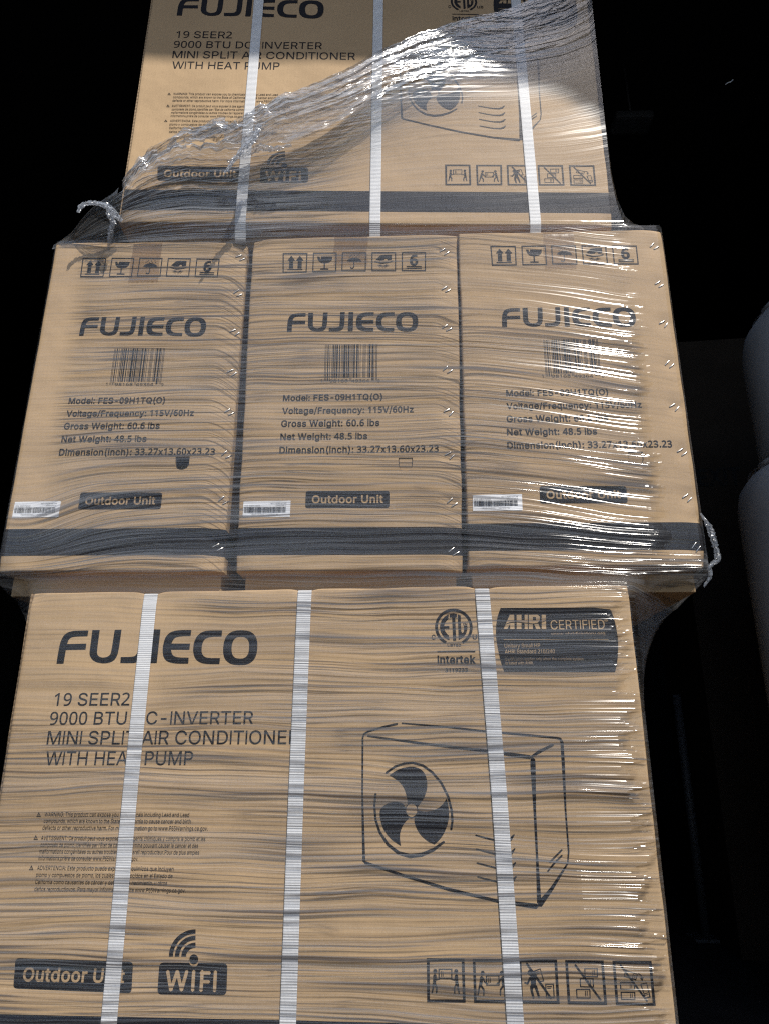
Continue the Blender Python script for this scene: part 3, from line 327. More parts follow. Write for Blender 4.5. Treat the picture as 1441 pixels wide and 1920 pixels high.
ART={
'specification_text':[('t', 'Model: FES-09H1TQ(O)', 61.7, 273.1, 155.5, 10.1, 2, 'i'), ('t', 'Voltage/Frequency: 115V/60Hz', 61.2, 250.8, 204.5, 10.0, 2, 'i'), ('t', 'Gross Weight: 60.6 lbs', 60.5, 228.6, 152.9, 10.6, 2, 'i'), ('t', 'Net Weight: 48.5 lbs', 60.0, 206.5, 134.9, 10.4, 2, 'i'), ('t', 'Dimension(inch): 33.27x13.60x23.23', 59.5, 184.1, 244.4, 10.7, 2, 'i')],
'unit_badge':[('p', [(102.4, 118.3), (102.6, 119.9), (103.1, 121.2), (104.0, 122.1), (105.2, 122.6), (106.8, 122.8), (224.9, 121.9), (226.4, 121.7), (227.6, 121.1), (228.5, 120.2), (229.0, 118.9), (229.2, 117.3), (229.3, 99.7), (229.2, 98.1), (228.7, 96.8), (227.8, 95.9), (226.6, 95.4), (225.1, 95.2), (106.6, 95.5), (105.0, 95.7), (103.8, 96.2), (102.9, 97.1), (102.4, 98.4), (102.3, 100.0)], [], 'i'), ('t', 'Outdoor Unit', 112.0, 103.0, 107.9, 11.8, 2, 'c')],
'handling_icon#0':[('p',[(51.5,550.0),(92.6,549.3),(92.3,510.2),(52.7,510.5)],[[(53.4,547.5),(90.7,546.9),(90.5,512.6),(54.5,512.9)]],'i'),('p',[(65.9,544.4),(72.4,534.7),(69.5,534.8),(69.6,519.0),(62.8,519.1),(63.0,534.9),(59.9,535.0)],[],'i'),('p',[(80.0,544.0),(86.5,534.3),(83.6,534.4),(83.7,518.6),(76.8,518.8),(77.1,534.6),(74.0,534.6)],[],'i'),('p',[(60.3,517.6),(85.3,517.2),(84.9,515.3),(60.2,515.7)],[],'i')],
'handling_icon#1':[('p',[(101.6,549.6),(140.7,549.0),(140.7,509.7),(101.4,510.4)],[[(103.3,547.1),(138.9,546.6),(138.9,512.1),(103.2,512.8)]],'i'),('p',[(108.6,541.5),(112.5,541.2),(114.2,535.5),(115.3,541.4),(134.0,540.9),(133.0,533.8),(128.8,529.2),(122.0,527.9),(121.9,517.6),(127.7,517.2),(127.6,515.1),(114.1,515.5),(114.3,517.6),(119.7,517.7),(119.9,528.0),(114.2,529.3),(110.2,534.4)],[],'i')],
'handling_icon#2':[('p',[(149.2,549.2),(189.0,548.1),(188.9,510.1),(149.0,511.1)],[[(151.0,546.8),(187.2,545.8),(187.1,512.4),(150.8,513.3)]],'i'),('p',[(157.6,530.8),(159.8,534.7),(164.7,537.0),(169.9,537.8),(175.4,536.4),(179.7,533.7),(181.7,530.1),(179.3,528.8),(176.4,530.0),(173.5,528.9),(170.6,530.0),(170.0,529.0),(170.0,519.9),(169.0,517.1),(166.9,515.5),(164.4,516.3),(163.0,518.7),(164.4,519.3),(165.9,517.6),(167.9,518.5),(168.4,520.4),(168.5,529.3),(165.7,530.3),(162.8,529.5),(160.3,530.7)],[],'i'),('p',[(162.5,539.4),(162.1,540.2),(161.3,540.2),(160.9,539.4),(161.3,538.6),(162.1,538.6)],[],'i'),('p',[(165.9,543.1),(165.5,543.9),(164.7,543.9),(164.4,543.1),(164.8,542.3),(165.5,542.3)],[],'i'),('p',[(168.3,539.2),(167.9,540.0),(167.1,540.1),(166.8,539.3),(167.2,538.4),(167.9,538.4)],[],'i'),('p',[(171.2,542.4),(170.8,543.3),(170.0,543.3),(169.6,542.5),(170.0,541.7),(170.8,541.6)],[],'i'),('p',[(173.8,539.1),(173.4,539.9),(172.6,539.9),(172.2,539.1),(172.6,538.3),(173.4,538.3)],[],'i'),('p',[(177.0,542.8),(176.6,543.6),(175.8,543.6),(175.5,542.8),(175.9,542.0),(176.6,542.0)],[],'i'),('p',[(178.4,538.9),(178.0,539.8),(177.3,539.8),(176.9,539.0),(177.3,538.2),(178.1,538.1)],[],'i'),('p',[(164.4,541.2),(164.0,542.0),(163.2,542.1),(162.8,541.3),(163.2,540.4),(164.0,540.4)],[],'i')],
'handling_icon#3':[('p',[(197.8,548.1),(237.2,547.0),(237.3,509.0),(198.0,510.1)],[[(199.6,545.7),(235.4,544.8),(235.6,511.4),(199.7,512.3)]],'i'),('p',[(204.9,533.0),(212.2,541.1),(219.0,542.1),(230.2,541.8),(230.1,531.9),(223.9,530.7),(222.9,533.7),(220.0,534.5),(218.1,531.5),(212.3,530.5)],[],'i'),('p',[(203.0,530.3),(214.3,526.9),(225.9,527.8),(231.6,530.4),(231.7,527.6),(223.9,525.5),(214.3,524.3),(203.6,527.9)],[],'i'),('s',[(212.8,522.5),(207.4,521.2)],[1.07,0.42],'i'),('s',[(213.4,521.7),(208.9,518.9)],[1.07,0.42],'i'),('s',[(214.4,521.1),(211.1,517.1)],[1.07,0.42],'i'),('s',[(215.5,520.7),(213.8,515.9)],[1.07,0.43],'i'),('s',[(216.8,520.5),(216.9,515.4)],[1.07,0.42],'i'),('s',[(218.1,520.6),(219.9,515.7)],[1.07,0.42],'i'),('s',[(219.3,521.0),(222.6,516.8)],[1.07,0.43],'i'),('s',[(220.2,521.5),(224.8,518.5)],[1.07,0.43],'i'),('s',[(220.8,522.3),(226.3,520.7)],[1.07,0.42],'i')],
'handling_icon#4':[('p', [(246.5, 546.8), (286.0, 545.7), (285.6, 508.0), (246.4, 509.0)], [[(248.3, 544.4), (284.2, 543.4), (283.9, 510.4), (248.2, 511.3)]], 'i'), ('t', '6', 259.7, 520.6, 13.5, 19.3, 3, 'i'), ('p', [(254.3, 519.1), (278.9, 518.4), (278.7, 516.4), (254.3, 517.0)], [], 'i'), ('p', [(254.3, 515.4), (278.7, 514.7), (278.5, 512.9), (254.3, 513.5)], [], 'i')],
'barcode':[('r', 125.7, 306.8, 126.47, 372.4, 'i'), ('r', 127.45, 306.8, 128.23, 372.4, 'i'), ('r', 130.08, 306.8, 131.73, 372.4, 'i'), ('r', 133.59, 306.8, 134.36, 372.4, 'i'), ('r', 137.1, 311.9, 137.87, 372.4, 'i'), ('r', 138.85, 311.9, 140.5, 372.4, 'i'), ('r', 141.48, 311.9, 143.13, 372.4, 'i'), ('r', 144.11, 311.9, 146.64, 372.4, 'i'), ('r', 148.5, 311.9, 150.15, 372.4, 'i'), ('r', 152.01, 311.9, 152.78, 372.4, 'i'), ('r', 153.76, 311.9, 154.53, 372.4, 'i'), ('r', 155.51, 311.9, 158.91, 372.4, 'i'), ('r', 159.9, 311.9, 161.55, 372.4, 'i'), ('r', 162.53, 311.9, 165.05, 372.4, 'i'), ('r', 166.03, 306.8, 166.81, 372.4, 'i'), ('r', 167.79, 306.8, 168.56, 372.4, 'i'), ('r', 169.54, 311.9, 170.31, 372.4, 'i'), ('r', 171.3, 311.9, 173.82, 372.4, 'i'), ('r', 175.68, 311.9, 178.21, 372.4, 'i'), ('r', 179.19, 311.9, 179.96, 372.4, 'i'), ('r', 181.82, 311.9, 182.59, 372.4, 'i'), ('r', 186.2, 311.9, 186.97, 372.4, 'i'), ('r', 187.96, 311.9, 188.73, 372.4, 'i'), ('r', 189.71, 311.9, 190.48, 372.4, 'i'), ('r', 194.09, 311.9, 194.87, 372.4, 'i'), ('r', 195.85, 311.9, 198.37, 372.4, 'i'), ('r', 200.23, 306.8, 202.76, 372.4, 'i'), ('r', 203.74, 306.8, 204.51, 372.4, 'i'), ('r', 206.37, 306.8, 207.14, 372.4, 'i'), ('r', 208.12, 306.8, 208.89, 372.4, 'i'), ('t', '1', 119.5, 304.9, 2.5, 5.2, 0, 'i'), ('t', '98168', 134.5, 304.4, 28.4, 5.2, 0, 'i'), ('t', '49364', 168.5, 303.9, 28.3, 5.2, 0, 'i'), ('t', '9', 209.7, 303.4, 3.4, 5.2, 0, 'i')],
'shipping_label':[('p', [(7.5, 106.7), (79.7, 107.3), (79.4, 81.9), (6.9, 81.7)], [], 'w'), ('r', 8.9, 88.6, 9.8, 97.6, 'i'), ('r', 10.4, 88.6, 11.3, 97.6, 'i'), ('r', 11.72, 88.6, 12.42, 97.6, 'i'), ('r', 13.02, 88.6, 13.3, 97.6, 'i'), ('r', 13.72, 88.6, 14.0, 97.6, 'i'), ('r', 14.28, 88.6, 15.18, 97.6, 'i'), ('r', 15.78, 88.6, 16.68, 97.6, 'i'), ('r', 16.96, 88.6, 17.66, 97.6, 'i'), ('r', 17.94, 88.6, 18.84, 97.6, 'i'), ('r', 19.12, 88.6, 20.02, 97.6, 'i'), ('r', 20.44, 88.6, 20.86, 97.6, 'i'), ('r', 21.14, 88.6, 22.04, 97.6, 'i'), ('r', 22.32, 88.6, 22.74, 97.6, 'i'), ('r', 23.16, 88.6, 24.06, 97.6, 'i'), ('r', 24.66, 88.6, 24.94, 97.6, 'i'), ('r', 25.54, 88.6, 25.96, 97.6, 'i'), ('r', 26.56, 88.6, 27.26, 97.6, 'i'), ('r', 27.68, 88.6, 28.1, 97.6, 'i'), ('r', 28.7, 88.6, 29.12, 97.6, 'i'), ('r', 29.54, 88.6, 30.24, 97.6, 'i'), ('r', 30.66, 88.6, 31.36, 97.6, 'i'), ('r', 31.64, 88.6, 32.34, 97.6, 'i'), ('r', 32.76, 88.6, 33.46, 97.6, 'i'), ('r', 33.74, 88.6, 34.02, 97.6, 'i'), ('r', 34.3, 88.6, 35.0, 97.6, 'i'), ('r', 35.28, 88.6, 35.7, 97.6, 'i'), ('r', 36.3, 88.6, 36.58, 97.6, 'i'), ('r', 37.18, 88.6, 37.6, 97.6, 'i'), ('r', 38.2, 88.6, 38.62, 97.6, 'i'), ('r', 39.04, 88.6, 39.94, 97.6, 'i'), ('r', 40.22, 88.6, 40.5, 97.6, 'i'), ('r', 40.92, 88.6, 41.62, 97.6, 'i'), ('r', 42.22, 88.6, 43.12, 97.6, 'i'), ('r', 43.4, 88.6, 43.82, 97.6, 'i'), ('r', 44.42, 88.6, 45.32, 97.6, 'i'), ('r', 45.74, 88.6, 46.16, 97.6, 'i'), ('r', 46.58, 88.6, 47.0, 97.6, 'i'), ('r', 47.28, 88.6, 47.98, 97.6, 'i'), ('r', 48.58, 88.6, 49.28, 97.6, 'i'), ('r', 49.7, 88.6, 50.4, 97.6, 'i'), ('r', 50.68, 88.6, 51.1, 97.6, 'i'), ('r', 51.7, 88.6, 52.12, 97.6, 'i'), ('r', 52.4, 88.6, 52.82, 97.6, 'i'), ('r', 53.42, 88.6, 54.32, 97.6, 'i'), ('r', 54.6, 88.6, 55.5, 97.6, 'i'), ('r', 55.78, 88.6, 56.06, 97.6, 'i'), ('r', 56.34, 88.6, 56.76, 97.6, 'i'), ('r', 57.36, 88.6, 58.26, 97.6, 'i'), ('r', 58.86, 88.6, 59.56, 97.6, 'i'), ('r', 59.84, 88.6, 60.74, 97.6, 'i'), ('r', 61.34, 88.6, 62.24, 97.6, 'i'), ('r', 62.52, 88.6, 62.8, 97.6, 'i'), ('r', 63.08, 88.6, 63.78, 97.6, 'i'), ('r', 64.06, 88.6, 64.76, 97.6, 'i'), ('r', 65.18, 88.6, 65.88, 97.6, 'i'), ('r', 66.3, 88.6, 66.72, 97.6, 'i'), ('r', 67.32, 88.6, 67.6, 97.6, 'i'), ('r', 68.02, 88.6, 68.72, 97.6, 'i'), ('r', 69.0, 88.6, 69.9, 97.6, 'i'), ('r', 70.32, 88.6, 70.6, 97.6, 'i'), ('r', 70.88, 88.6, 71.3, 97.6, 'i'), ('r', 71.58, 88.6, 72.48, 97.6, 'i'), ('t', 'FES-09H1TQ(O)', 9.6, 99.0, 23.5, 1.9, 0, 'i'), ('t', 'MC1V4840145TAB', 49.6, 102.5, 23.8, 1.7, 0, 'i'), ('t', '25R40Z401F', 57.2, 99.2, 16.3, 1.8, 0, 'i'), ('t', '19020202BWC11A6P000132', 19.8, 84.9, 41.7, 1.9, 0, 'i')],
'product_text':[('t', '19 SEER2', 55.8, 423.1, 105.8, 16.7, 1, 'i'), ('t', '9000 BTU DC-INVERTER', 53.5, 398.1, 279.8, 16.7, 1, 'i'), ('t', 'MINI SPLIT AIR CONDITIONER', 53.7, 372.4, 342.6, 17.3, 1, 'i'), ('t', 'WITH HEAT PUMP', 55.5, 346.2, 200.2, 17.3, 1, 'i')],
'warning_text':[('t', 'WARNING: This product can expose you to chemicals including Lead and Lead', 64.6, 282.7, 192.0, 5.2, 1, 'i'), ('t', 'compounds, which are known to the State of California to cause cancer and birth', 64.8, 274.9, 194.6, 5.1, 1, 'i'), ('t', 'defects or other reproductive harm. For more information go to www.P65Warnings.ca.gov.', 64.5, 266.6, 217.9, 5.2, 1, 'i'), ('t', 'AVETISSMENT: Ce produit peut vous exposer à des agents chimiques,y compris le plomb et les', 64.5, 254.4, 215.6, 5.1, 1, 'i'), ('t', "composés de plomb,identifiés par l'État de californie comme pouvant causer le cancer et des", 64.9, 246.4, 206.6, 5.1, 1, 'i'), ('t', "malformations congénitales ou autres troubles de l'appareil reproducteur.Pour de plus amples", 64.6, 238.6, 208.7, 5.0, 1, 'i'), ('t', 'informations,prière de consulter www.P65Warnings.ca.gov.', 64.7, 230.8, 130.6, 5.0, 1, 'i'), ('t', 'ADVERTENCIA: Este producto puede exponerlo a químicos que incluyen', 64.8, 219.4, 177.3, 5.0, 1, 'i'), ('t', 'plomo y compuestos de plomo, los cuales son conocidos en el Estado de', 64.7, 211.4, 176.9, 4.9, 1, 'i'), ('t', 'California como causantes de cáncer y defectos de nacimiento, u otros', 64.8, 203.3, 170.6, 4.9, 1, 'i'), ('t', 'daños reproductiovos. Para mayor información, visite www.P65Warnings.ca.gov.', 65.0, 195.1, 194.8, 4.9, 1, 'i'), ('p', [(54.1, 282.2), (60.2, 282.2), (56.4, 288.2)], [[(55.2, 283.0), (58.8, 283.0), (56.7, 286.6)]], 'i'), ('s', [(56.7, 285.7), (57.0, 283.6)], [0.48, 0.5], 'i'), ('p', [(54.5, 254.5), (60.5, 254.6), (56.8, 260.4)], [[(55.6, 255.3), (59.2, 255.3), (57.1, 258.9)]], 'i'), ('s', [(57.1, 257.9), (57.4, 255.9)], [0.47, 0.47], 'i'), ('p', [(54.4, 219.1), (60.3, 219.2), (56.7, 224.8)], [[(55.4, 219.9), (59.0, 219.9), (56.9, 223.3)]], 'i'), ('s', [(56.9, 222.4), (57.2, 220.5)], [0.47, 0.48], 'i')],
'unit_badge_front':[('p', [(53.6, 115.9), (53.7, 117.5), (54.3, 118.8), (55.3, 119.8), (56.8, 120.3), (58.8, 120.5), (196.1, 118.8), (198.0, 118.6), (199.6, 118.0), (200.7, 117.1), (201.4, 115.8), (201.7, 114.2), (202.9, 90.1), (202.8, 88.5), (202.2, 87.2), (201.2, 86.3), (199.7, 85.8), (197.8, 85.7), (61.1, 88.1), (59.2, 88.3), (57.6, 88.9), (56.4, 89.8), (55.7, 91.1), (55.4, 92.7)], [], 'i'), ('t', 'Outdoor Unit', 65.8, 96.3, 127.1, 14.3, 2, 'c')],
'wifi_badge':[('p',[(234.4,113.5),(234.6,115.3),(235.3,116.7),(236.5,117.7),(238.1,118.3),(240.2,118.6),(312.6,118.9),(314.7,118.7),(316.3,118.1),(317.5,117.1),(318.2,115.7),(318.5,113.9),(319.3,90.4),(319.1,88.7),(318.4,87.3),(317.3,86.3),(315.7,85.7),(313.7,85.5),(240.8,85.0),(238.7,85.2),(237.1,85.8),(235.9,86.7),(235.2,88.1),(234.9,89.9)],[],'i'),('p',[(283.1,121.9),(282.6,124.1),(281.5,126.2),(280.0,127.7),(278.1,128.7),(276.1,129.1),(274.2,128.7),(272.5,127.6),(271.2,126.0),(270.5,124.0),(270.3,121.7),(270.9,119.5),(271.9,117.5),(273.5,115.9),(275.3,114.9),(277.3,114.6),(279.3,115.0),(281.0,116.0),(282.2,117.7),(283.0,119.7)],[],'c'),('p',[(282.1,122.6),(281.7,124.2),(280.8,125.7),(279.5,126.9),(277.9,127.6),(276.2,127.9),(274.5,127.6),(273.1,126.8),(272.0,125.6),(271.3,124.1),(271.2,122.4),(271.6,120.8),(272.5,119.3),(273.8,118.1),(275.4,117.4),(277.1,117.1),(278.8,117.4),(280.2,118.2),(281.3,119.4),(282.0,120.9)],[],'d'),('p',[(276.0,154.7),(271.6,154.4),(267.4,153.6),(263.4,152.3),(259.7,150.5),(256.2,148.3),(253.2,145.7),(250.6,142.8),(248.5,139.6),(246.9,136.1),(245.8,132.5),(245.4,128.7),(245.4,124.9),(250.5,125.0),(250.5,128.2),(250.9,131.4),(251.8,134.4),(253.1,137.4),(254.9,140.1),(257.1,142.6),(259.7,144.7),(262.6,146.6),(265.7,148.1),(269.1,149.2),(272.7,149.8),(276.4,150.1)],[],'i'),('p',[(276.5,147.9),(273.2,147.6),(269.9,147.0),(266.8,146.0),(263.9,144.7),(261.3,143.0),(258.9,141.0),(256.9,138.8),(255.3,136.3),(254.0,133.6),(253.2,130.8),(252.8,128.0),(252.9,125.0),(258.3,125.1),(258.3,127.4),(258.6,129.7),(259.2,131.9),(260.2,134.0),(261.5,135.9),(263.1,137.7),(265.0,139.2),(267.0,140.6),(269.3,141.6),(271.8,142.4),(274.3,142.9),(277.0,143.1)],[],'i'),('p',[(277.2,140.4),(274.9,140.2),(272.6,139.8),(270.5,139.1),(268.5,138.2),(266.7,137.1),(265.0,135.8),(263.7,134.3),(262.5,132.7),(261.7,130.9),(261.1,129.0),(260.8,127.1),(260.8,125.2),(266.8,125.2),(266.7,126.5),(266.9,127.7),(267.3,128.8),(267.9,130.0),(268.7,131.0),(269.6,131.9),(270.7,132.8),(271.9,133.5),(273.2,134.0),(274.6,134.5),(276.1,134.7),(277.7,134.8)],[],'i'),('s',[(245.5,109.3),(251.2,89.6)],[4.03,3.97],'c'),('s',[(251.2,89.6),(257.4,109.5)],[3.97,4.03],'c'),('s',[(257.4,109.5),(264.3,89.8)],[4.03,3.97],'c'),('s',[(264.3,89.8),(269.1,109.7)],[3.97,4.02],'c'),('s',[(277.6,109.8),(277.9,89.7)],[4.02,3.97],'c'),('s',[(288.1,110.0),(288.2,89.6)],[4.0,3.97],'c'),('s',[(286.4,108.2),(297.5,108.3)],[3.58,3.57],'c'),('s',[(289.0,99.0),(297.2,99.1)],[3.55,3.55],'c'),('s',[(304.3,109.8),(304.7,89.7)],[4.02,3.97],'c')],
'appliance_drawing':[('s',[(525.7,397.5),(506.3,393.5),(487.5,387.9),(482.3,385.0),(480.5,380.1),(480.7,312.4),(482.0,270.3),(483.4,232.5)],[2.75,2.32,2.3,2.3,2.28,2.22,3.03,3.62],'i'),('s',[(531.8,398.4),(588.5,393.7),(644.1,387.5),(696.9,382.9),(732.3,379.5),(737.4,378.4),(739.4,374.0),(739.0,349.0),(737.4,292.1),(737.4,245.3),(735.1,231.4)],[1.83,2.28,2.48,2.7,2.68,3.13,4.02,3.95,2.15,2.08,1.68],'i'),('s',[(487.1,382.3),(564.6,372.1),(643.0,363.2),(697.0,355.8)],[2.05,3.17,3.8,4.9],'i'),('s',[(697.9,355.8),(709.3,362.5),(727.5,370.8)],[2.23,4.0,3.13],'i'),('s',[(700.5,353.4),(700.2,345.8),(698.9,291.9),(698.2,241.0),(697.4,188.5)],[5.77,6.62,3.22,2.7,5.28],'i'),('s',[(484.8,231.1),(533.0,216.8),(587.6,202.1),(648.0,189.5),(694.1,184.6)],[3.18,3.13,3.52,3.47,5.68],'i'),('s',[(697.7,186.5),(713.5,203.7),(734.7,231.3)],[6.88,4.1,1.87],'i'),('s',[(623.3,263.2),(636.0,260.0),(649.2,257.2),(661.3,256.9),(666.9,259.0),(671.4,263.9)],[1.7,1.92,2.32,3.18,3.83,1.5],'i'),('s',[(623.5,247.4),(636.2,244.2),(649.3,241.5),(661.3,241.2),(666.9,243.2),(671.4,248.1)],[1.7,1.88,2.3,3.15,3.78,1.47],'i'),('s',[(623.7,231.7),(636.3,228.6),(649.4,225.9),(661.4,225.6),(666.9,227.7),(671.4,232.5)],[1.68,1.88,2.28,3.12,3.75,1.47],'i'),('s',[(624.0,216.2),(636.5,213.2),(649.5,210.5),(661.4,210.3),(666.9,212.3),(671.3,217.0)],[1.65,1.87,2.25,3.1,3.73,1.45],'i'),('s',[(713.5,233.2),(729.4,247.2)],[2.1,1.88],'i'),('s',[(710.2,222.9),(718.9,232.2),(728.9,240.8)],[1.87,2.28,1.87],'i'),('s',[(511.0,336.5),(522.6,344.3),(534.2,348.0),(545.7,348.9),(558.4,345.8),(570.9,337.2),(582.0,324.3),(590.2,308.4),(594.3,291.6),(594.8,279.1),(592.9,269.6)],[2.68,2.68,2.68,2.68,2.9,2.88,2.87,2.87,2.8,2.78,2.8],'i'),('s',[(497.7,311.3),(496.3,297.5),(497.8,280.8),(503.0,266.3),(513.1,252.0),(526.5,242.3),(541.0,238.9),(555.5,240.5),(570.0,246.2),(583.6,255.4)],[2.63,2.63,2.82,3.03,3.43,4.03,4.85,4.65,3.82,2.55],'i'),('p',[(515.1,333.9),(521.9,338.0),(525.6,340.1),(528.6,341.3),(531.5,342.3),(534.4,343.0),(537.3,343.5),(540.2,343.9),(543.1,344.0),(546.0,344.0),(548.7,343.6),(551.3,342.9),(553.7,341.9),(556.0,340.6),(558.0,339.1),(559.6,337.3),(560.9,335.3),(561.9,333.0),(562.7,330.7),(563.3,328.4),(563.7,326.0),(563.8,323.6),(563.8,321.1),(563.5,318.6),(563.0,316.0),(562.3,313.3),(561.4,310.8),(560.3,308.4),(559.1,306.2),(557.7,304.1),(556.4,302.2),(555.1,300.5),(553.7,298.8),(551.4,296.0),(548.5,298.4),(546.7,299.3),(545.2,299.7),(543.0,299.6),(538.7,298.7),(538.0,304.1),(537.5,307.0),(537.0,309.4),(536.3,311.8),(535.5,314.2),(534.6,316.5),(533.4,318.8),(532.1,321.0),(530.5,323.1),(528.6,325.2),(526.2,327.2),(522.5,329.6)],[],'i'),('p',[(588.4,306.2),(589.8,299.1),(590.4,295.2),(590.7,292.1),(590.7,289.0),(590.6,285.8),(590.2,282.7),(589.6,279.6),(588.8,276.5),(587.8,273.4),(586.5,270.4),(585.1,267.6),(583.6,264.9),(581.8,262.3),(580.1,260.0),(578.2,258.0),(575.9,255.8),(571.7,252.3),(567.1,254.0),(564.4,255.3),(562.2,256.6),(559.8,258.4),(557.3,260.4),(555.1,262.5),(553.2,264.7),(551.6,266.9),(550.2,269.2),(549.0,271.6),(548.1,274.0),(547.3,276.4),(546.8,278.9),(546.7,281.0),(547.0,282.8),(547.7,284.2),(548.9,285.2),(549.8,286.3),(550.5,287.4),(551.1,288.8),(551.8,291.4),(558.1,290.5),(561.7,290.3),(564.7,290.5),(567.8,291.1),(570.9,291.9),(573.7,292.9),(576.2,294.0),(578.4,295.3),(580.3,296.7),(582.1,298.3),(583.7,299.9),(585.4,302.1)],[],'i'),('p',[(503.1,285.0),(503.0,288.6),(503.5,291.6),(504.8,294.0),(506.8,295.9),(509.0,297.5),(511.4,298.9),(514.1,300.1),(516.9,301.0),(519.7,301.6),(522.4,301.9),(525.1,301.8),(527.6,301.3),(529.8,300.6),(531.7,299.8),(533.2,298.7),(534.3,297.5),(535.1,296.1),(535.5,294.6),(535.7,293.0),(535.5,291.4),(535.7,289.7),(536.1,288.1),(537.3,286.0),(539.9,282.4),(536.3,279.2),(534.4,277.2),(533.1,275.4),(531.8,273.3),(530.7,270.9),(529.7,268.7),(529.0,266.5),(528.5,264.3),(528.2,262.3),(528.1,260.2),(528.2,258.1),(528.5,255.4),(529.5,250.4),(524.1,253.4),(521.1,255.2),(518.8,256.9),(516.5,258.9),(514.3,261.0),(512.2,263.3),(510.4,265.6),(508.8,268.1),(507.4,270.7),(506.1,273.7),(505.0,277.0),(504.0,280.8)],[],'i'),('p',[(551.8,291.8),(551.4,294.6),(550.3,297.1),(548.4,299.1),(546.1,300.4),(543.5,300.9),(540.9,300.4),(538.6,299.1),(536.7,297.1),(535.5,294.6),(535.0,291.8),(535.4,289.0),(536.6,286.5),(538.4,284.5),(540.7,283.3),(543.3,282.8),(545.9,283.3),(548.2,284.6),(550.1,286.6),(551.3,289.1)],[],'d'),('p',[(550.4,291.8),(550.1,294.2),(549.2,296.4),(547.6,298.1),(545.7,299.2),(543.5,299.6),(541.3,299.2),(539.3,298.1),(537.8,296.4),(536.8,294.2),(536.4,291.8),(536.7,289.4),(537.7,287.2),(539.2,285.5),(541.2,284.4),(543.3,284.1),(545.5,284.5),(547.5,285.6),(549.0,287.3),(550.1,289.4)],[],'e')],
'etl_mark':[('p', [(616.17, 502.01), (619.06, 503.8), (621.69, 505.97), (624.02, 508.46), (625.99, 511.23), (627.58, 514.25), (628.75, 517.44), (629.5, 520.77), (629.79, 524.16), (629.64, 527.56), (629.04, 530.92), (628.0, 534.16), (626.53, 537.24), (624.68, 540.09), (622.46, 542.68), (619.92, 544.95), (617.11, 546.87), (614.06, 548.39), (610.84, 549.5), (607.5, 550.17), (604.1, 550.4), (600.7, 550.17), (597.36, 549.5), (594.14, 548.39), (591.09, 546.87), (588.28, 544.95), (585.74, 542.68), (583.52, 540.09), (581.67, 537.24), (580.2, 534.16), (579.16, 530.92), (578.56, 527.56), (578.41, 524.16), (578.7, 520.77), (579.45, 517.44), (580.62, 514.25), (582.21, 511.23), (584.18, 508.46), (586.51, 505.97), (589.14, 503.8), (592.03, 502.01), (593.84, 505.41), (591.38, 506.94), (589.15, 508.78), (587.17, 510.89), (585.49, 513.25), (584.14, 515.81), (583.14, 518.53), (582.51, 521.36), (582.26, 524.24), (582.39, 527.14), (582.9, 529.98), (583.79, 532.74), (585.03, 535.36), (586.61, 537.79), (588.49, 539.98), (590.65, 541.91), (593.05, 543.54), (595.63, 544.84), (598.37, 545.78), (601.21, 546.35), (604.1, 546.55), (606.99, 546.35), (609.83, 545.78), (612.57, 544.84), (615.15, 543.54), (617.55, 541.91), (619.71, 539.98), (621.59, 537.79), (623.17, 535.36), (624.41, 532.74), (625.3, 529.98), (625.81, 527.14), (625.94, 524.24), (625.69, 521.36), (625.06, 518.53), (624.06, 515.81), (622.71, 513.25), (621.03, 510.89), (619.05, 508.78), (616.82, 506.94), (614.36, 505.41)], [], 'i'), ('p', [(597.64, 542.45), (595.29, 541.41), (593.1, 540.06), (591.12, 538.42), (589.38, 536.54), (587.91, 534.43), (586.74, 532.14), (585.89, 529.72), (585.38, 527.2), (585.21, 524.63), (585.39, 522.07), (590.95, 523.32), (590.88, 525.1), (591.06, 526.88), (591.47, 528.62), (592.12, 530.29), (592.98, 531.85), (594.05, 533.29), (595.3, 534.56), (596.71, 535.66)], [], 'i'), ('p', [(585.5, 521.42), (585.94, 519.49), (586.59, 517.62), (587.42, 515.83), (588.44, 514.14), (589.63, 512.56), (590.98, 511.11), (592.47, 509.81), (594.09, 508.68), (595.82, 507.72), (597.64, 506.95), (596.71, 513.74), (595.6, 514.57), (594.59, 515.51), (593.68, 516.56), (592.89, 517.69), (592.22, 518.9), (591.67, 520.18), (591.27, 521.5), (591.01, 522.86)], [], 'i'), ('p', [(586.15, 526.4), (597.87, 526.4), (597.87, 522.81), (585.78, 522.81)], [], 'i'), ('p', [(598.81, 542.65), (604.1, 543.59), (608.63, 542.83), (608.63, 538.3), (606.37, 538.3), (606.74, 506.19), (602.59, 506.0), (602.21, 538.3), (598.81, 538.3)], [], 'i'), ('p', [(610.14, 542.27), (613.92, 540.57), (613.92, 519.03), (615.81, 516.2), (617.7, 519.03), (618.08, 526.59), (622.61, 526.59), (622.23, 520.92), (620.72, 516.2), (617.32, 511.48), (610.14, 506.94)], [], 'i'), ('t', 'CM', 616.8, 527.3, 5.8, 2.9, 2, 'i'), ('t', 'C', 573.4, 508.1, 5.5, 6.4, 2, 'i'), ('t', 'US', 629.2, 507.9, 12.3, 6.1, 2, 'i'), ('t', 'LISTED', 594.8, 498.5, 18.5, 3.3, 2, 'i'), ('p', [(580.8, 492.7), (632.1, 492.3), (632.0, 490.4), (580.8, 490.8)], [], 'i'), ('t', 'Intertek', 580.7, 475.6, 51.5, 10.2, 3, 'i'), ('t', '3119233', 590.7, 464.3, 30.4, 5.0, 2, 'i')],
